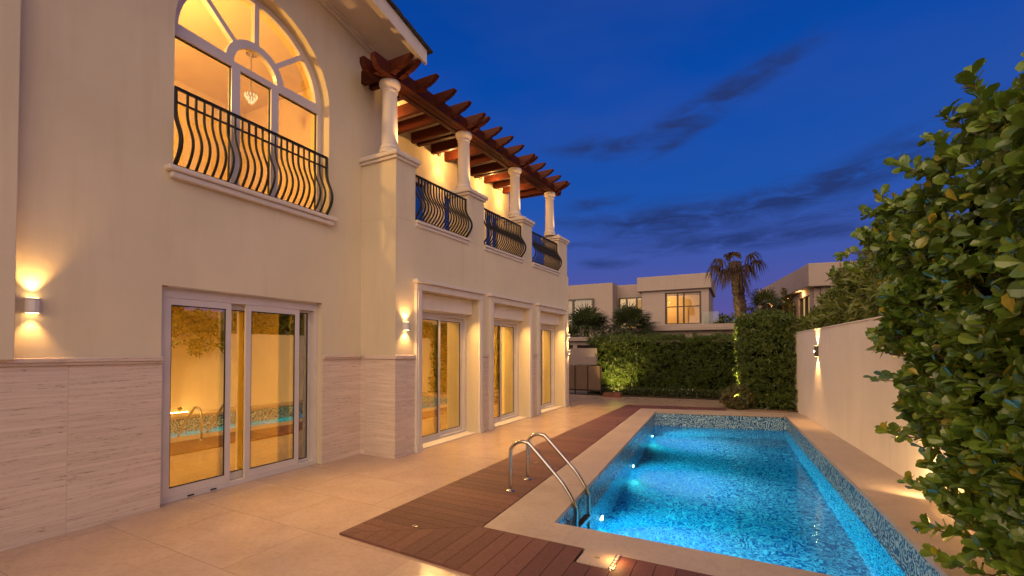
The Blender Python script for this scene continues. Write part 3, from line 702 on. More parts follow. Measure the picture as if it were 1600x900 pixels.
# pool ladder
ld = thing('pool_ladder', (-2.1, 4.97, 0), 'stainless steel pool ladder with two hooped handrails at the near corner', 'pool ladder')
for y, dx in ((4.72, 0), (5.24, -.02)):
    bx, tx = -2.45+dx, -1.625+dx
    pts = [(bx, y, .016), (bx, y, .30), (bx, y, .44)]
    for k in range(1, 9):
        a = PI-k/8*R(128); pts.append((bx+.165+.165*math.cos(a), y, .46+.165*math.sin(a)))
    pts += [(tx-.20, y, .24), (tx-.10, y, .12), (tx-.045, y, .035), (tx-.012, y, -.05), (tx, y, -.16), (tx, y, -1.25)]
    # smooth with catmull
    q = [Vector(p) for p in pts]; sm = []
    for i in range(len(q)-1):
        a, b_, c_, d_ = q[max(i-1, 0)], q[i], q[i+1], q[min(i+2, len(q)-1)]
        for k in range(4):
            t_ = k/4; sm.append(.5*((2*b_)+(c_-a)*t_+(2*a-5*b_+4*c_-d_)*t_*t_+(3*b_-a-3*c_+d_)*t_**3))
    sm.append(q[-1])
    hr = MB(); hr.tube(sm, .0215, 14); h_ = hr.build('handrail', 'steel', ld, smooth=True)
    f = MB(); f.lathe([(.052, 0), (.052, .006), (.046, .012), (.026, .016), (.024, .024)], (bx, y, .023), 24); f.build('flange', 'steel', h_, smooth=True)
for z in (-.30, -.60, -.90):
    c = MB(); c.box(-1.68, -1.605, 4.742, 5.198, z, z+.022); st_ = c.build('step', 'gasket', ld, bevel=.004)
    c = MB(); c.box(-1.604, -1.598, 4.742, 5.198, z-.012, z+.026); c.build('step_edge', 'steel', st_)

# underwater lamps, in the side walls
def poolx(y, side): return (-1.65+(y-4.05)*(-.45/8.72)) if side < 0 else (1.41-(y-4.05)*(.34/9.47))
def pool_lamp(y, side, label, e=55):
    x = poolx(y, side); z = -1.13; s_ = -side
    L = thing('pool_lamp', (x, y, z), label, 'pool lamp', None)
    c = MB(); seg = 24
    def disc(r, x0, x1, mt, nm):
        c = MB(); c.prism([(y+r*math.cos(2*PI*k/seg), z+r*math.sin(2*PI*k/seg)) for k in range(seg)], 'x', x0, x1); return c.build(nm, mt, L)
    disc(.095, x, x+s_*.015, 'frame_white', 'bezel'); disc(.072, x+s_*.016, x+s_*.022, 'pool_glow', 'lens')
    light('pool_beam', 'SPOT', (x+s_*.05, y, z), e*2.0, (.60, .97, 1), L, .07, (x+s_*.55, y-.06, z-.46), 85, 1.0)
    light('pool_beam', 'SPOT', (x+s_*.06, y, z), e*.90, (.05, .80, .84), L, .07, (x+s_*1.0, y, z-.55), 165, 1.0)
pool_lamp(6.15, -1, 'glowing round underwater lamp nearest the pool ladder', 620)
pool_lamp(8.9, -1, 'glowing underwater lamp in the middle of the left pool wall', 560)
pool_lamp(12.0, -1, 'glowing underwater lamp at the far end of the left pool wall', 480)
pool_lamp(4.9, 1, 'underwater lamp low on the right pool wall by the big hedge', 260)
fd = MB(); fd.lathe([(.15, 0), (.15, .012), (.12, .022), (.0, .026)][:3]+[(.01, .026)], (-.15, 5.55, FZ+.001), 32)
tag(fd.build('floor_drain', 'drain_blue', None, smooth=True, loc=(-.15, 5.55, FZ)), 'pale round main drain on the mosaic pool floor', 'drain')
# skimmer lid and light grille in the deck
sk = thing('skimmer_cover', (-1.035, 3.51, .0), 'square stone skimmer cover with a dark finger hole in the near deck', 'cover')
q_ = filled(rect(-1.165, -.912, 3.384, 3.642), [[(-1.04+.026*math.cos(2*PI*k/16), 3.52+.020*math.sin(2*PI*k/16)) for k in range(16)]], .004, .027, axis='z'); q_.build('lid', 'coping', sk, bevel=.003)
MB().box(-1.07, -1.01, 3.50, 3.54, .0036, .006).build('hole', 'gasket', sk)
dg_ = thing('deck_light', (-.89, 3.51, 0), 'slim chrome grille light glowing beside the skimmer cover', 'deck light')
c = MB(); c.box(-.908, -.903, 3.385, 3.642, .005, .030); c.box(-.873, -.868, 3.385, 3.642, .005, .030)
for k in range(6): yk = 3.387+k*.0505; c.box(-.903, -.873, yk, yk+.006, .020, .029)
c.build('grille', 'steel', dg_); MB().box(-.902, -.874, 3.39, 3.64, .006, .012).build('lamp_strip', 'strip_glow', dg_)
light('strip_light', 'AREA', (-.888, 3.52, .10), .8, WARM, dg_, .08)
for i, (x, y, lb) in enumerate([(-2.60, 10.58, 'round steel deck socket farthest along the timber strip'), (-2.72, 6.09, 'round steel deck socket just behind the ladder'), (-2.44, 5.99, 'round steel deck socket nearer the coping behind the ladder'), (-2.78, 3.36, 'round steel deck socket in the mitred corner')]):
    c = MB(); c.lathe([(.028, 0), (.028, .002), (.022, .003), (.008, .003)], (x, y, .0225), 20); tag(c.build('deck_socket', 'steel', None, smooth=True, loc=(x, y, .0225)), lb, 'deck socket', 'round sockets set in the deck')

ws = thing('wall_washer', (1.8, 7, 0), 'slim warm light strip along the foot of the garden wall beside the big hedge', 'light strip')
ya, yb = 3.4, 6.7; MB().prism([(wallx(ya)-.06, ya), (wallx(ya)-.03, ya), (wallx(yb)-.03, yb), (wallx(yb)-.06, yb)], 'z', .017, .030).build('housing', 'lamp_dark', ws)
MB().prism([(wallx(ya)-.055, ya+.02), (wallx(ya)-.035, ya+.02), (wallx(yb)-.035, yb-.02), (wallx(yb)-.055, yb-.02)], 'z', .0305, .033).build('lens', 'strip_glow', ws)
wl = light('wash_beam', 'AREA', (wallx(5.1)-.05, 5.1, .045), 55, WARM, ws, .1); wl.data.shape = 'RECTANGLE'; wl.data.size = .03; wl.data.size_y = 3.2; wl.rotation_euler = (0, R(180-18), math.atan(.0741))
# garden wall, far left wall and fence
gw = MB(); gw.prism([(wallx(-3), -3), (wallx(-3)+.2, -3), (wallx(16.6)+.2, 16.6), (wallx(16.6), 16.6)], 'z', 0, 2.19)
gwo = gw.build('garden_wall', 'plaster_white', None, loc=(wallx(8), 8, 0)); tag(gwo, 'long white rendered garden wall along the right side of the pool', 'wall')
gwc = MB(); gwc.prism([(wallx(-3)-.012, -3), (wallx(-3)+.212, -3), (wallx(16.6)+.212, 16.6), (wallx(16.6)-.012, 16.6)], 'z', 2.191, 2.215); gwc.build('coping', 'plaster_white', gwo, bevel=.005)
bwl = MB(); bwl.box(-7.5, -4.95, 16.75, 16.9, 1.15, 1.80); bo = bwl.build('side_wall', 'plaster_far', None, loc=(-6.2, 16.8, 0)); tag(bo, 'pale rendered wall band above the brown side fence left of the hedge', 'wall')
fn = thing('side_fence', (-5.6, 16.5, 0), 'brown metal panel fence at the far end of the villa', 'fence')
for k in range(5):
    xa = -7.3+k*.52; MB().box(xa, xa+.50, 16.60, 16.63, .14, 1.12).build('fence_panel', 'fence_brown', fn)
    MB().box(xa-.02, xa, 16.57, 16.66, 0, 1.14).build('post', 'dark_bronze', fn)
MB().box(-7.3, -4.72, 16.56, 16.598, .16, .20).build('rail', 'dark_bronze', fn); MB().box(-4.72, -4.69, 16.57, 16.66, 0, 1.14).build('post', 'dark_bronze', fn)
cp = thing('carport', (-6, 19.5, 0), 'low flat roofed carport with pale fascia behind the side fence', 'carport')
MB().box(-9.5, -3.9, 18.6, 21.5, 2.12, 2.30).build('roof', 'plaster_far', cp, bevel=.02); MB().box(-9.4, -4.1, 18.75, 18.95, 1.95, 2.12).build('beam', 'plaster_far', cp)
MB().box(-9.4, -4.1, 21.2, 21.4, 0, 2.12).build('wall', 'plaster_far', cp)
for x in (-9.2, -6.6, -4.3): MB().box(x, x+.2, 18.76, 18.94, 0, 1.949).build('post', 'plaster_far', cp)

# garden spotlights
def spot(loc, to, label, e, col=(1, .72, .22), cone=100):
    s_ = thing('garden_spotlight', loc, label, 'spotlight'); x, y, z = loc
    d = (Vector(to)-Vector((x, y, z+.12))).normalized(); p0 = Vector((x, y, z+.12))
    MB().tube([(x, y, z), (x, y, z+.10)], .012).build('stake', 'lamp_dark', s_)
    MB().tube([p0-d*.05, p0+d*.05], [.03, .04], 16).build('housing', 'lamp_dark', s_, smooth=True)
    MB().tube([p0+d*.051, p0+d*.054], .036, 16).build('lens', 'lamp_glow', s_)
    light('spot_beam', 'SPOT', p0+d*.07, e, col, s_, .03, to, cone, .7)
spot((-4.12, 16.15, .03), (-4.15, 17.2, 1.2), 'low spotlight in the terracotta tray lighting the left part of the back hedge', 380)
spot((-.20, 15.0, .03), (.10, 15.35, 1.3), 'low spotlight between the red leaved bush and the tall hedge block', 2400, (1, .76, .20), 80)
spot((1.86, 6.45, .03), (1.75, 8.0, .6), 'low spotlight at the foot of the garden wall by the big hedge', 60, (1, .62, .25), 150)
spot((1.62, 3.75, .017), (1.25, 3.2, 1.7), 'low spotlight under the overhanging leaves of the big hedge', 30, (1, .70, .25), 130)
c = MB(); c.box(-4.45, -3.85, 15.98, 16.02, 0, .16); c.box(-4.45, -3.85, 16.30, 16.34, 0, .16); c.box(-4.45, -4.41, 16.021, 16.299, 0, .16); c.box(-3.89, -3.85, 16.021, 16.299, 0, .16); c.box(-4.41, -3.89, 16.021, 16.299, 0, .03)
tag(c.build('planter_tray', 'terracotta', None, loc=(-4.15, 16.15, 0)), 'low terracotta tray at the foot of the back hedge', 'planter')

# =================================================================== PLANTS
def nz(p, s): return mnoise.noise(Vector(p)*s)
def hedge(name, label, quads, per, L, wr, mat, tpl, lump=.12, core=None, depth=.16, cat='hedge', up=.5, extra=None, dens=60, flowers=0):
    """quads: list of (corner, edge u, edge v, outward normal); sprays are scattered just under each surface"""
    root = thing(name, core[0], label, cat)
    C, O = [], []
    for (c0, eu, ev, nn) in quads:
        c0, eu, ev, nn = map(np.array, (c0, eu, ev, nn)); area = np.linalg.norm(np.cross(eu, ev)); n = int(area*dens)
        a, b_ = RNG.random((n, 1)), RNG.random((n, 1)); P = c0+eu*a+ev*b_
        off = np.array([nz(p, 1.3)*lump*1.6+nz(p, 4.0)*lump for p in P])[:, None]-RNG.random((n, 1))**1.6*depth
        P = P+nn*off; C.append(P); O.append(nn[None]*.9+RNG.normal(size=(n, 3))*.55)
    C = np.concatenate(C); O = np.concatenate(O); O[:, 2] += up
    if extra is not None: C = np.concatenate([C, extra[0]]); O = np.concatenate([O, extra[1]])
    P, D, N, Ls, Ws = rosettes(C, O, per, L, wr)
    leaves(P, D, N, Ls, Ws, tpl, mat, 'foliage', root)
    for k in core[1]: k.build('shade_core', 'hedge_shade', root)  # block for the inner branches, coloured near-black as the shade between leaves
    if flowers:
        idx = RNG.choice(len(C), flowers); FP = C[idx]+O[idx]*.03; m_ = len(FP)
        q = MB()
        for p_ in FP:
            r = .018; q.lathe([(.004, -.008), (r, 0), (.004, .010)], p_, 5)
        q.build('flower', 'white_petal', root)
    return root, C, O

# back hedge
q = [((-5.2, 16.95, .05), (5.15, .35, 0), (0, 0, 2.10), (0, -1, 0)), ((-5.2, 16.95, 2.18), (5.15, .35, 0), (0, 1.0, 0), (0, 0, 1)), ((-5.2, 16.95, .05), (0, 1., 0), (0, 0, 2.1), (-1, 0, 0))]
core = MB(); core.prism([(-5.0, 17.15), (-.05, 17.5), (-.05, 18.2), (-5.0, 18.0)], 'z', .02, 2.02)
hedge('back_hedge', 'long dark green oleander hedge behind the far end of the pool', q, 6, .15, .17, 'leaf_hedge', LEAF_LAN, .13, ((-2.6, 17.4, 0), [core]), dens=190, flowers=90)
# tall block beside the wall
q = [((.06, 14.75, .05), (1.33, -.2, 0), (-.02, 0, 2.6), (0, -1, 0)), ((.06, 14.75, .05), (0, 1.6, 0), (0, 0, 2.65), (-1, 0, 0)), ((.06, 14.75, 2.68), (1.30, 0, 0), (0, 1.6, 0), (0, 0, 1))]
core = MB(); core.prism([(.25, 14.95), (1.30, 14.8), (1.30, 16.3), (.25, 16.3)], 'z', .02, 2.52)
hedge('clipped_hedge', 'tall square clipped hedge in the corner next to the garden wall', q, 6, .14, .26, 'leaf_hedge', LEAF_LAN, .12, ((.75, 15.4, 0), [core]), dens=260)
# low ground cover in front of the back hedge
n = 1500; P = np.stack([RNG.uniform(-5.1, -.3, n), np.zeros(n), RNG.uniform(.04, .28, n)], 1); P[:, 1] = 16.68+(P[:, 0]+5.1)*.07+RNG.random(n)*.25
O = RNG.normal(size=(n, 3))*.6+np.array([0, -.5, .8])
Pp, D, N, Ls, Ws = rosettes(P, O, 5, .075, .45); go = leaves(Pp, D, N, Ls, Ws, LEAF_LAN, 'leaf_cover', 'ground_cover', None); struct(go, 'stuff'); go['label'] = 'low leafy ground cover along the foot of the back hedge'; go['category'] = 'ground cover'
# blob shrubs
def blob(name, label, c, r, n, per, L, wr, mat, tpl, stems=7, cat='shrub', up=.5, ragged=.35, corer=.55):
    root = thing(name, (c[0], c[1], 0), label, cat); c = np.array(c); r = np.array(r)
    d = RNG.normal(size=(n, 3)); d /= np.linalg.norm(d, axis=1, keepdims=True)
    rr = (.62+.38*RNG.random((n, 1))**.6)*(1+np.array([nz(q_*2, 1.)*ragged*1.6+nz(q_*3.7+5, 1.)*ragged for q_ in d])[:, None])
    C = c+d*r*rr; C[:, 2] = np.maximum(C[:, 2], .06); O = d/r*r.mean()+RNG.normal(size=(n, 3))*.4; O[:, 2] += up
    P, D, N, Ls, Ws = rosettes(C, O, per, L, wr); leaves(P, D, N, Ls, Ws, tpl, mat, 'foliage', root)
    t = MB()
    for k in range(stems):
        a = 2*PI*k/stems; b0 = (c[0]+.06*math.cos(a), c[1]+.06*math.sin(a), 0); e_ = c+np.array([math.cos(a)*r[0]*.6, math.sin(a)*r[1]*.6, r[2]*.5*random.random()])
        m_ = (Vector(b0)+Vector(e_))/2+Vector((0, 0, .1)); t.tube([b0, tuple(m_), tuple(e_)], [.03, .022, .008], 6)
    t.build('stems', 'twig', root)
    return root
blob('shrub', 'low bush with reddish leaves beside the corner of the paving', (-.05, 14.62, .32), (.42, .38, .36), 420, 6, .085, .42, 'leaf_red', LEAF_LAN)
# shrubs behind the garden wall
blob('shrub', 'light green whorled shrub rising over the garden wall just right of the wall lamp', (2.45, 13.3, 2.6), (.62, .9, .85), 560, 9, .21, .24, 'leaf_shrub', LEAF_LAN)
blob('shrub', 'bushy shrub over the wall top between the corner hedge and the lit neighbour house', (2.05, 15.2, 2.3), (.48, .9, .52), 420, 9, .19, .25, 'leaf_shrub', LEAF_LAN)
blob('shrub', 'dark whorled shrub over the wall top partly behind the big hedge', (2.6, 11.2, 2.8), (.70, .9, .95), 620, 9, .22, .25, 'leaf_shrub', LEAF_LAN)
blob('shrub', 'round shrub over the wall top hidden mostly by the big hedge', (2.8, 9.4, 2.75), (.8, 1.0, .95), 480, 9, .21, .26, 'leaf_shrub', LEAF_LAN)
blob('shrub', 'dark brownish bush standing under the blank wall of the lit neighbour house', (1.75, 21.0, 3.0), (.8, .6, 1.1), 420, 6, .2, .3, 'leaf_red', LEAF_LAN)
blob('shrub', 'small far shrub peeping over the annexe roof left of the tall palm', (-.65, 28, 2.9), (1.0, .5, .75), 260, 6, .25, .3, 'leaf_hedge', LEAF_LAN)

blob('shrub', 'whorled shrub hanging over the garden wall behind the big hedge', (2.15, 7.1, 2.15), (.38, .6, .50), 230, 9, .19, .25, 'leaf_shrub', LEAF_LAN, ragged=.6)
# palms
def frond(V, F, base, d, size, n, droop, petiole, wid, curl=0.):
    """fan frond: petiole then a fan of narrow pointed leaflets"""
    d = Vector(d).normalized(); side = d.cross(Vector((0, 0, 1))); side = side.normalized() if side.length > .05 else Vector((1, 0, 0)); upv = side.cross(d)
    hub = Vector(base)+d*petiole+Vector((0, 0, -droop*petiole*petiole*.5))
    k0 = len(V); w0 = .018*size
    V += [tuple(Vector(base)-side*w0), tuple(Vector(base)+side*w0), tuple(hub+side*w0), tuple(hub-side*w0)]; F.append((k0, k0+1, k0+2, k0+3))
    for i in range(n):
        a = R(-115+230*i/(n-1)+random.uniform(-4, 4)); ld_ = (d*math.cos(a)+side*math.sin(a)+upv*random.uniform(-.12, .12)).normalized()
        L = size*(.72+.28*math.cos(a*.7))*random.uniform(.85, 1.1)
        sd_ = ld_.cross(upv).normalized()*wid
        p1 = hub+ld_*L*.45+Vector((0, 0, -droop*.25*L)); p2 = hub+ld_*L*.75+Vector((0, 0, -droop*.85*L)); p3 = hub+ld_*L*.92+Vector((0, 0, -droop*1.55*L))
        k = len(V); V += [tuple(hub), tuple(p1-sd_), tuple(p1+sd_), tuple(p2-sd_*.8), tuple(p2+sd_*.8), tuple(p3)]; F += [(k, k+1, k+2), (k+1, k+3, k+4, k+2), (k+3, k+5, k+4)]
def palm(label, x, y, h, tr, fr_, lean=(0, 0), size=.75, mats=('leaf_dead',), pet=.5, wid=.014, name='palm_tree'):
    root = thing(name, (x, y, 0), label, 'palm tree'); top = Vector((x+lean[0], y+lean[1], h))
    t = MB(); pts = []; rs = []
    for k in range(25):
        q_ = k/24; pts.append((x+lean[0]*q_**1.5, y+lean[1]*q_, h*q_)); rs.append(tr*(1.25-.3*q_+.10*math.sin(k*2.4)))
    t.tube(pts, rs, 14)
    nst = int(h*26)
    for k in range(nst):    # cut leaf bases
        q_ = .35+.65*k/nst; a = k*2.399; c_ = Vector((x+lean[0]*q_**1.5, y+lean[1]*q_, h*q_)); o = Vector((math.cos(a), math.sin(a), 0)); sdv = Vector((-math.sin(a), math.cos(a), 0))*.035
        L = random.uniform(.05, .14)*(1 if tr < .2 else 1.1); b0 = c_+o*tr*.9; tip = b0+o*L+Vector((0, 0, L*.9))
        t.add([b0-sdv, b0+sdv, b0+Vector((0, 0, .05)), tip+sdv*.4, tip-sdv*.4], [(0, 1, 3, 4), (1, 2, 3), (2, 0, 4), (2, 4, 3)])
    t.build('trunk', 'palm_bark', root)
    for gi, (mt, specs) in enumerate(fr_):
        V, F = [], []
        for (a, e_, sz, dr, pt) in specs:
            d = (math.cos(R(a))*math.cos(R(e_)), math.sin(R(a))*math.cos(R(e_)), math.sin(R(e_)))
            frond(V, F, top+Vector(d)*tr*.6, d, sz*size, 22, dr, pt*pet, wid)
        c_ = MB(); c_.v = V; c_.f = F; c_.var = RNG.random((len(V), 2)); c_.build('fronds', mt, root)
    return root
dead = [(a, e_, s_, dr, pt) for a, e_, s_, dr, pt in [(178, 8, .85, .8, 1.5), (195, 25, .8, .7, 1.2), (150, -15, .8, .9, 1.0), (0, 35, .95, .65, 1.4), (15, 15, .9, .7, 1.7), (-20, -10, .8, .9, .9), (230, -30, .8, .9, .8), (300, -35, .85, .9, .9), (-10, -62, .95, .5, .9), (200, -55, .8, .6, .8), (90, 10, .8, .8, 1), (270, 5, .7, .8, .9), (250, 55, .55, .5, .7), (80, 75, .5, .4, .6), (170, 55, .55, .6, .8), (340, -60, .9, .6, 1.1)]]
palm('tall fan palm with a shaggy trunk and drooping dry fronds behind the corner hedge', .24, 17.6, 4.85, .185, [('leaf_dead', dead)], (-.36, 0), .62, pet=.32, wid=.021)
def bushy(n, up=20): return [(i*137.5, random.uniform(-25, 85), random.uniform(.85, 1.1), random.uniform(.12, .3), random.uniform(.7, 1.2)) for i in range(n)]
palm('dark low fan palm standing left, against the neighbour house and above the carport', -7.15, 22.5, 2.75, .14, [('leaf_palm', bushy(60))], size=.95, pet=.75, wid=.026)
palm('second dark fan palm in front of the recessed window of the neighbour house', -5.05, 23.2, 2.85, .14, [('leaf_palm', bushy(60))], size=.90, pet=.70, wid=.026)
palm('small fan palm right of the tall palm below the blank house wall', .95, 20.5, 3.45, .10, [('leaf_palm', bushy(26))], size=.62, pet=.38, wid=.018)

# big clusia hedge close to the camera on the right
def yend(z):
    return float(np.interp(z, [0, .15, .45, 1.14, 1.89, 2.6, 3.1, 3.3], [4.0, 4.15, 4.6, 5.2, 5.6, 6.35, 6.45, 5.3]))
def xf(y, z): return 1.36+.20*max(0, 1-z/.8)+.05*math.sin(y*2.1)+.0*y
n = 3000; C = []; O = []
ztop = lambda y: 3.12+.22*nz((y, 3.1, 0), 1.4)
while len(C) < n:
    k = random.random()
    if k < .66:
        z = random.uniform(.05, 3.2); y = random.uniform(1.0, yend(z)); 
        if z > ztop(y): continue
        x = xf(y, z); nn = Vector((-1, -.15, 0))
    elif k < .84:
        z = random.uniform(.1, 3.1); y = yend(z); x = random.uniform(xf(y, z), 2.3 if z > 2.3 else wallx(y)-.08); nn = Vector((-.2, 1, 0))
    else:
        y = random.uniform(1.0, 6.2); x = random.uniform(1.4, 2.6); z = ztop(y); nn = Vector((0, 0, 1))
    p = Vector((x, y, z)); off = nz(p, 1.7)*.16+nz(p, 4.5)*.08-random.random()**1.5*.20
    p = p+nn*off
    if p.z > .05: C.append(p); O.append(nn*.75+Vector([random.gauss(0, .5) for _ in range(3)])+Vector((0, 0, .55)))
tw = MB()
def sprig(p0, p1, k=6):
    p0, p1 = Vector(p0), Vector(p1); tw.tube([tuple(p0), tuple(p0.lerp(p1, .5)+Vector((0, 0, -.02))), tuple(p1)], [.008, .006, .004], 5)
    for i in range(k):
        q_ = p0.lerp(p1, (i+1)/k); C.append(q_); O.append((p1-p0).normalized()*.8+Vector((random.gauss(0, .35), random.gauss(0, .35), random.gauss(.2, .3))))
for a, b_ in [((1.35, 3.6, 3.0), (1.28, 3.66, 3.36)), ((1.4, 3.85, 3.05), (1.25, 3.95, 3.28)), ((1.4, 4.6, 3.05), (1.22, 4.85, 3.30)), ((1.4, 4.2, 3.05), (1.3, 4.35, 3.30)), ((1.45, 5.4, 3.0), (1.28, 5.6, 3.22)), ((1.45, 5.7, 3.0), (1.26, 6.0, 3.18)),
              ((1.5, 6.3, 2.85), (1.20, 7.0, 2.95)), ((1.5, 6.2, 2.7), (1.12, 6.95, 2.72)), ((1.5, 6.3, 3.0), (1.34, 6.75, 3.16)), ((1.5, 5.5, 1.9), (1.28, 6.05, 1.85)), ((1.5, 5.3, 1.45), (1.25, 5.7, 1.40)), ((1.5, 5.0, .95), (1.27, 5.45, .92)),
              ((1.5, 4.6, .6), (1.3, 4.95, .55)), ((1.5, 4.4, .35), (1.27, 4.6, .33)), ((1.5, 4.1, .2), (1.3, 4.4, .17)), ((1.5, 3.7, .22), (1.36, 3.95, .12))]: sprig(a, b_, 5)
for _ in range(60):
    z = random.uniform(.3, 3.0); y = random.uniform(1.6, yend(z)); x = xf(y, z); sprig((x+.1, y, z), (x-random.uniform(.02, .12), y+random.uniform(-.1, .12), z+random.uniform(.02, .14)), 3)
hg = thing('clusia_hedge', (1.8, 3.6, 0), 'big glossy round leaved hedge filling the right edge close to the camera', 'hedge')
C = np.array([tuple(c) for c in C]); O = np.array([tuple(c) for c in O])
Pp, D, N, Ls, Ws = rosettes(C, O, 6, .103, .66, spread=.95, up=.25)
leaves(Pp, D, N, Ls, Ws, LEAF_OBO, 'leaf_clusia', 'foliage', hg)
tw.build('twigs', 'twig', hg)
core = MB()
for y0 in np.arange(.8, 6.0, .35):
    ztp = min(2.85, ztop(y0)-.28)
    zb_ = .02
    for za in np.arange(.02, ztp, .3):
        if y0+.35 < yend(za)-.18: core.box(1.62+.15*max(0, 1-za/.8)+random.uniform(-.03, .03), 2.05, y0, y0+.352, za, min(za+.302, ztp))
core.build('shade_core', 'hedge_shade', hg)  # boxes behind the leaves, coloured near-black to stand in for inner shade
for k in range(6): 
    t = MB(); y = 1.4+k*.62; t.tube([(1.85, y, 0), (1.82, y+.05, 1.2), (1.8, y+.02, 2.5)], [.05, .04, .02], 8); t.build('stem', 'bark', hg)

# =================================================================== NEIGHBOURS
nb_ = thing('neighbour_house', (-6, 29, 0), 'modern flat roofed house with lit dark framed windows beyond the back hedge', 'house')
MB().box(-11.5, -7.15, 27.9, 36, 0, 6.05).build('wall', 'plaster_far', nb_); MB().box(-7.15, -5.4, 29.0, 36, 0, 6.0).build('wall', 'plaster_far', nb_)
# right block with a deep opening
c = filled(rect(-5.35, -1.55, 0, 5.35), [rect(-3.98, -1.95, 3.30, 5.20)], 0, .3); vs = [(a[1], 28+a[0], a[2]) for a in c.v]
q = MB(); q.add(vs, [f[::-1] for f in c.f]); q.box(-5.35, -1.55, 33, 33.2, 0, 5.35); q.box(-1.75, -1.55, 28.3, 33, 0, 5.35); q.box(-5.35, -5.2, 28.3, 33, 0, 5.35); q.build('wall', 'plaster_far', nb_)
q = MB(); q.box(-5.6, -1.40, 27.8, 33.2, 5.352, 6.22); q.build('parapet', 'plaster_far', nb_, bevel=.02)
def nwin(x0, x1, z0, z1, yy, vb, hb, glow):
    w_ = MB(); w_.box(x0, x1, yy, yy+.08, z1-.08, z1); w_.box(x0, x1, yy, yy+.08, z0, z0+.05)
    for xx in vb: w_.box(x0+(x1-x0)*xx-.05, x0+(x1-x0)*xx+.05, yy+.001, yy+.081, z0+.051, z1-.081)
    for hh in hb: w_.box(x0+.051, x1-.051, yy+.004, yy+.078, z0+(z1-z0)*hh-.03, z0+(z1-z0)*hh+.03)
    f = w_.build('window', 'dark_bronze', nb_); MB().box(x0+.02, x1-.02, yy+.10, yy+.11, z0+.02, z1-.02).build('pane', glow, f)
glass('neighbour_glass', (.6, .7, .9), 0, (.9, .85, .75), .06)
nwin(-3.98, -1.95, 3.30, 5.20, 28.1, (.03, .35, .52, .97), (.55,), 'neighbour_glass')
nwin(-7.0, -5.45, 3.1, 5.15, 28.86, (.03, .33, .75, .97), (.60, .2), 'neighbour_glass')
q = MB(); q.box(-5.0, -1.76, 31.0, 31.1, 3.2, 5.34); q.build('room_wall', 'room_paint', nb_); MB().box(-5.19, -1.76, 28.31, 31, 3.15, 3.2).build('room_floor', 'room_floor', nb_)
light('room_light', 'POINT', (-4.4, 29.6, 5.0), 150, (1, .60, .24), nb_, .02)
q = MB(); q.box(-3.05, -2.95, 30.94, 31.0, 3.2, 4.6); q.box(-2.1, -2.0, 30.94, 31.0, 3.2, 4.6); q.box(-2.95, -2.1, 30.94, 31, 4.5, 4.6); q.build('room_doorway', 'trim', nb_)
M['lit_blind'] = None
emit('lit_blind', (1, .58, .22), .62); emit('dim_blind', (.60, .42, .30), .22)
MB().box(-6.95, -5.5, 28.985, 28.99, 3.15, 5.1).build('blind', 'lit_blind', nb_)
nwin(-10.9, -8.35, 3.1, 5.1, 27.74, (.03, .45, .97), (.50,), 'neighbour_glass'); MB().box(-10.8, -8.4, 27.885, 27.89, 3.15, 4.3).build('blind', 'dim_blind', nb_)
q = MB(); q.box(-1.9, -1.0, 27.75, 27.77, 3.25, 3.95); q.build('glass_balustrade', 'glass_clear', nb_); MB().box(-1.02, -1.0, 27.7, 27.8, 3.2, 4.0).build('balustrade_post', 'dark_bronze', nb_)
MB().box(-6.95, -6.1, 28.6, 28.95, 4.0, 4.18).build('window_box', 'trim', nb_)
an = thing('annexe', (-2.5, 24.5, 0), 'low annexe with a pale overhanging roof slab just behind the back hedge', 'outbuilding')
MB().box(-5.35, .6, 24.0, 26.6, 0, 2.72).build('wall', 'plaster_far', an); q = MB(); q.box(-5.75, .9, 23.7, 26.9, 2.722, 2.90); q.box(-4.9, .7, 24.2, 26.5, 2.902, 3.05); q.build('roof', 'plaster_far', an, bevel=.02)
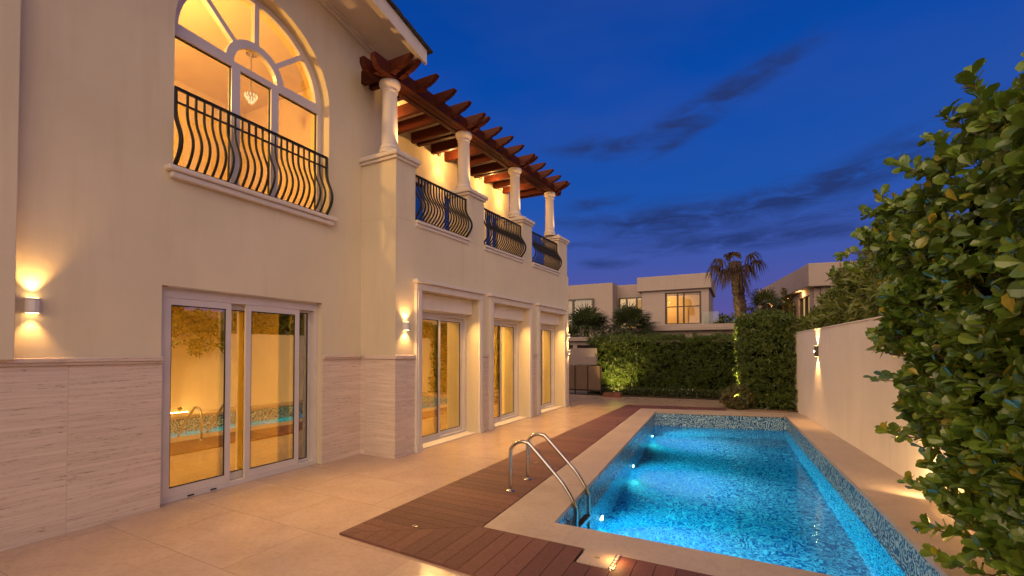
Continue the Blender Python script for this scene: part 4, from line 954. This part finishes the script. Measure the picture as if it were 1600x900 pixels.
# right-hand neighbour, turned a little
rh = thing('lit_neighbour_house', (2.15, 18.2, 0), 'boxy pale house with windows glowing under its deep eave beyond the garden wall', 'house')
ca, sa = math.cos(R(10)), math.sin(R(10))
class RB(MB):
    def rot(s):
        s.v = [(2.15+(x*ca-y*sa), 18.2+(x*sa+y*ca), z) for x, y, z in s.v]; return s
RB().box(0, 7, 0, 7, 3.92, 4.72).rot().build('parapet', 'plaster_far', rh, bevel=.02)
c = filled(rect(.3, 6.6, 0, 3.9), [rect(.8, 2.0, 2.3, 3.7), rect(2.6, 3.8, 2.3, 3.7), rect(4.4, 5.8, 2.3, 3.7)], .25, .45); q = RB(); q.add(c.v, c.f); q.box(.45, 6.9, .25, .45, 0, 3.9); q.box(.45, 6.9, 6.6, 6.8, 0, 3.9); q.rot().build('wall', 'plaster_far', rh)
RB().box(.42, .44, .5, 6.4, 2.2, 3.8).rot().build('glowing_window', 'lit_blind', rh)
q = RB()
for y0, y1 in ((.8, 2.0), (2.6, 3.8), (4.4, 5.8)):
    q.box(.30, .40, (y0+y1)/2-.03, (y0+y1)/2+.03, 2.3, 3.7); q.box(.30, .40, y0, y0+.05, 2.3, 3.7); q.box(.30, .40, y1-.05, y1, 2.3, 3.7)
q.rot().build('window_frame', 'dark_bronze', rh)
for k in range(3):
    p_ = (.15, 1.4+k*2.2); light('eave_light', 'POINT', (2.15+p_[0]*ca-p_[1]*sa, 18.2+p_[0]*sa+p_[1]*ca, 3.80), 14, WARM, rh, .008)
bl = thing('blank_house', (1.6, 27, 0), 'grey blank walled house seen between the palm and the lit house', 'house')
MB().box(.9, 4.5, 26, 30, 0, 4.75).build('wall', 'plaster_far', bl); MB().box(.86, 4.54, 25.96, 30.04, 4.752, 4.83).build('parapet', 'plaster_far', bl)
hs = thing('garden_house', (9.5, 9, 0), 'low beige house beyond the garden wall, hidden from the camera by the big hedge', 'house')
MB().box(7.5, 13, 4, 16, 0, 3.3).build('wall', 'plaster_far', hs)
q = MB(); [q.box(7.44, 7.5, y0, y0+1.7, 2.0, 3.0) for y0 in (5, 8, 11)]; q.build('window', 'dark_bronze', hs)
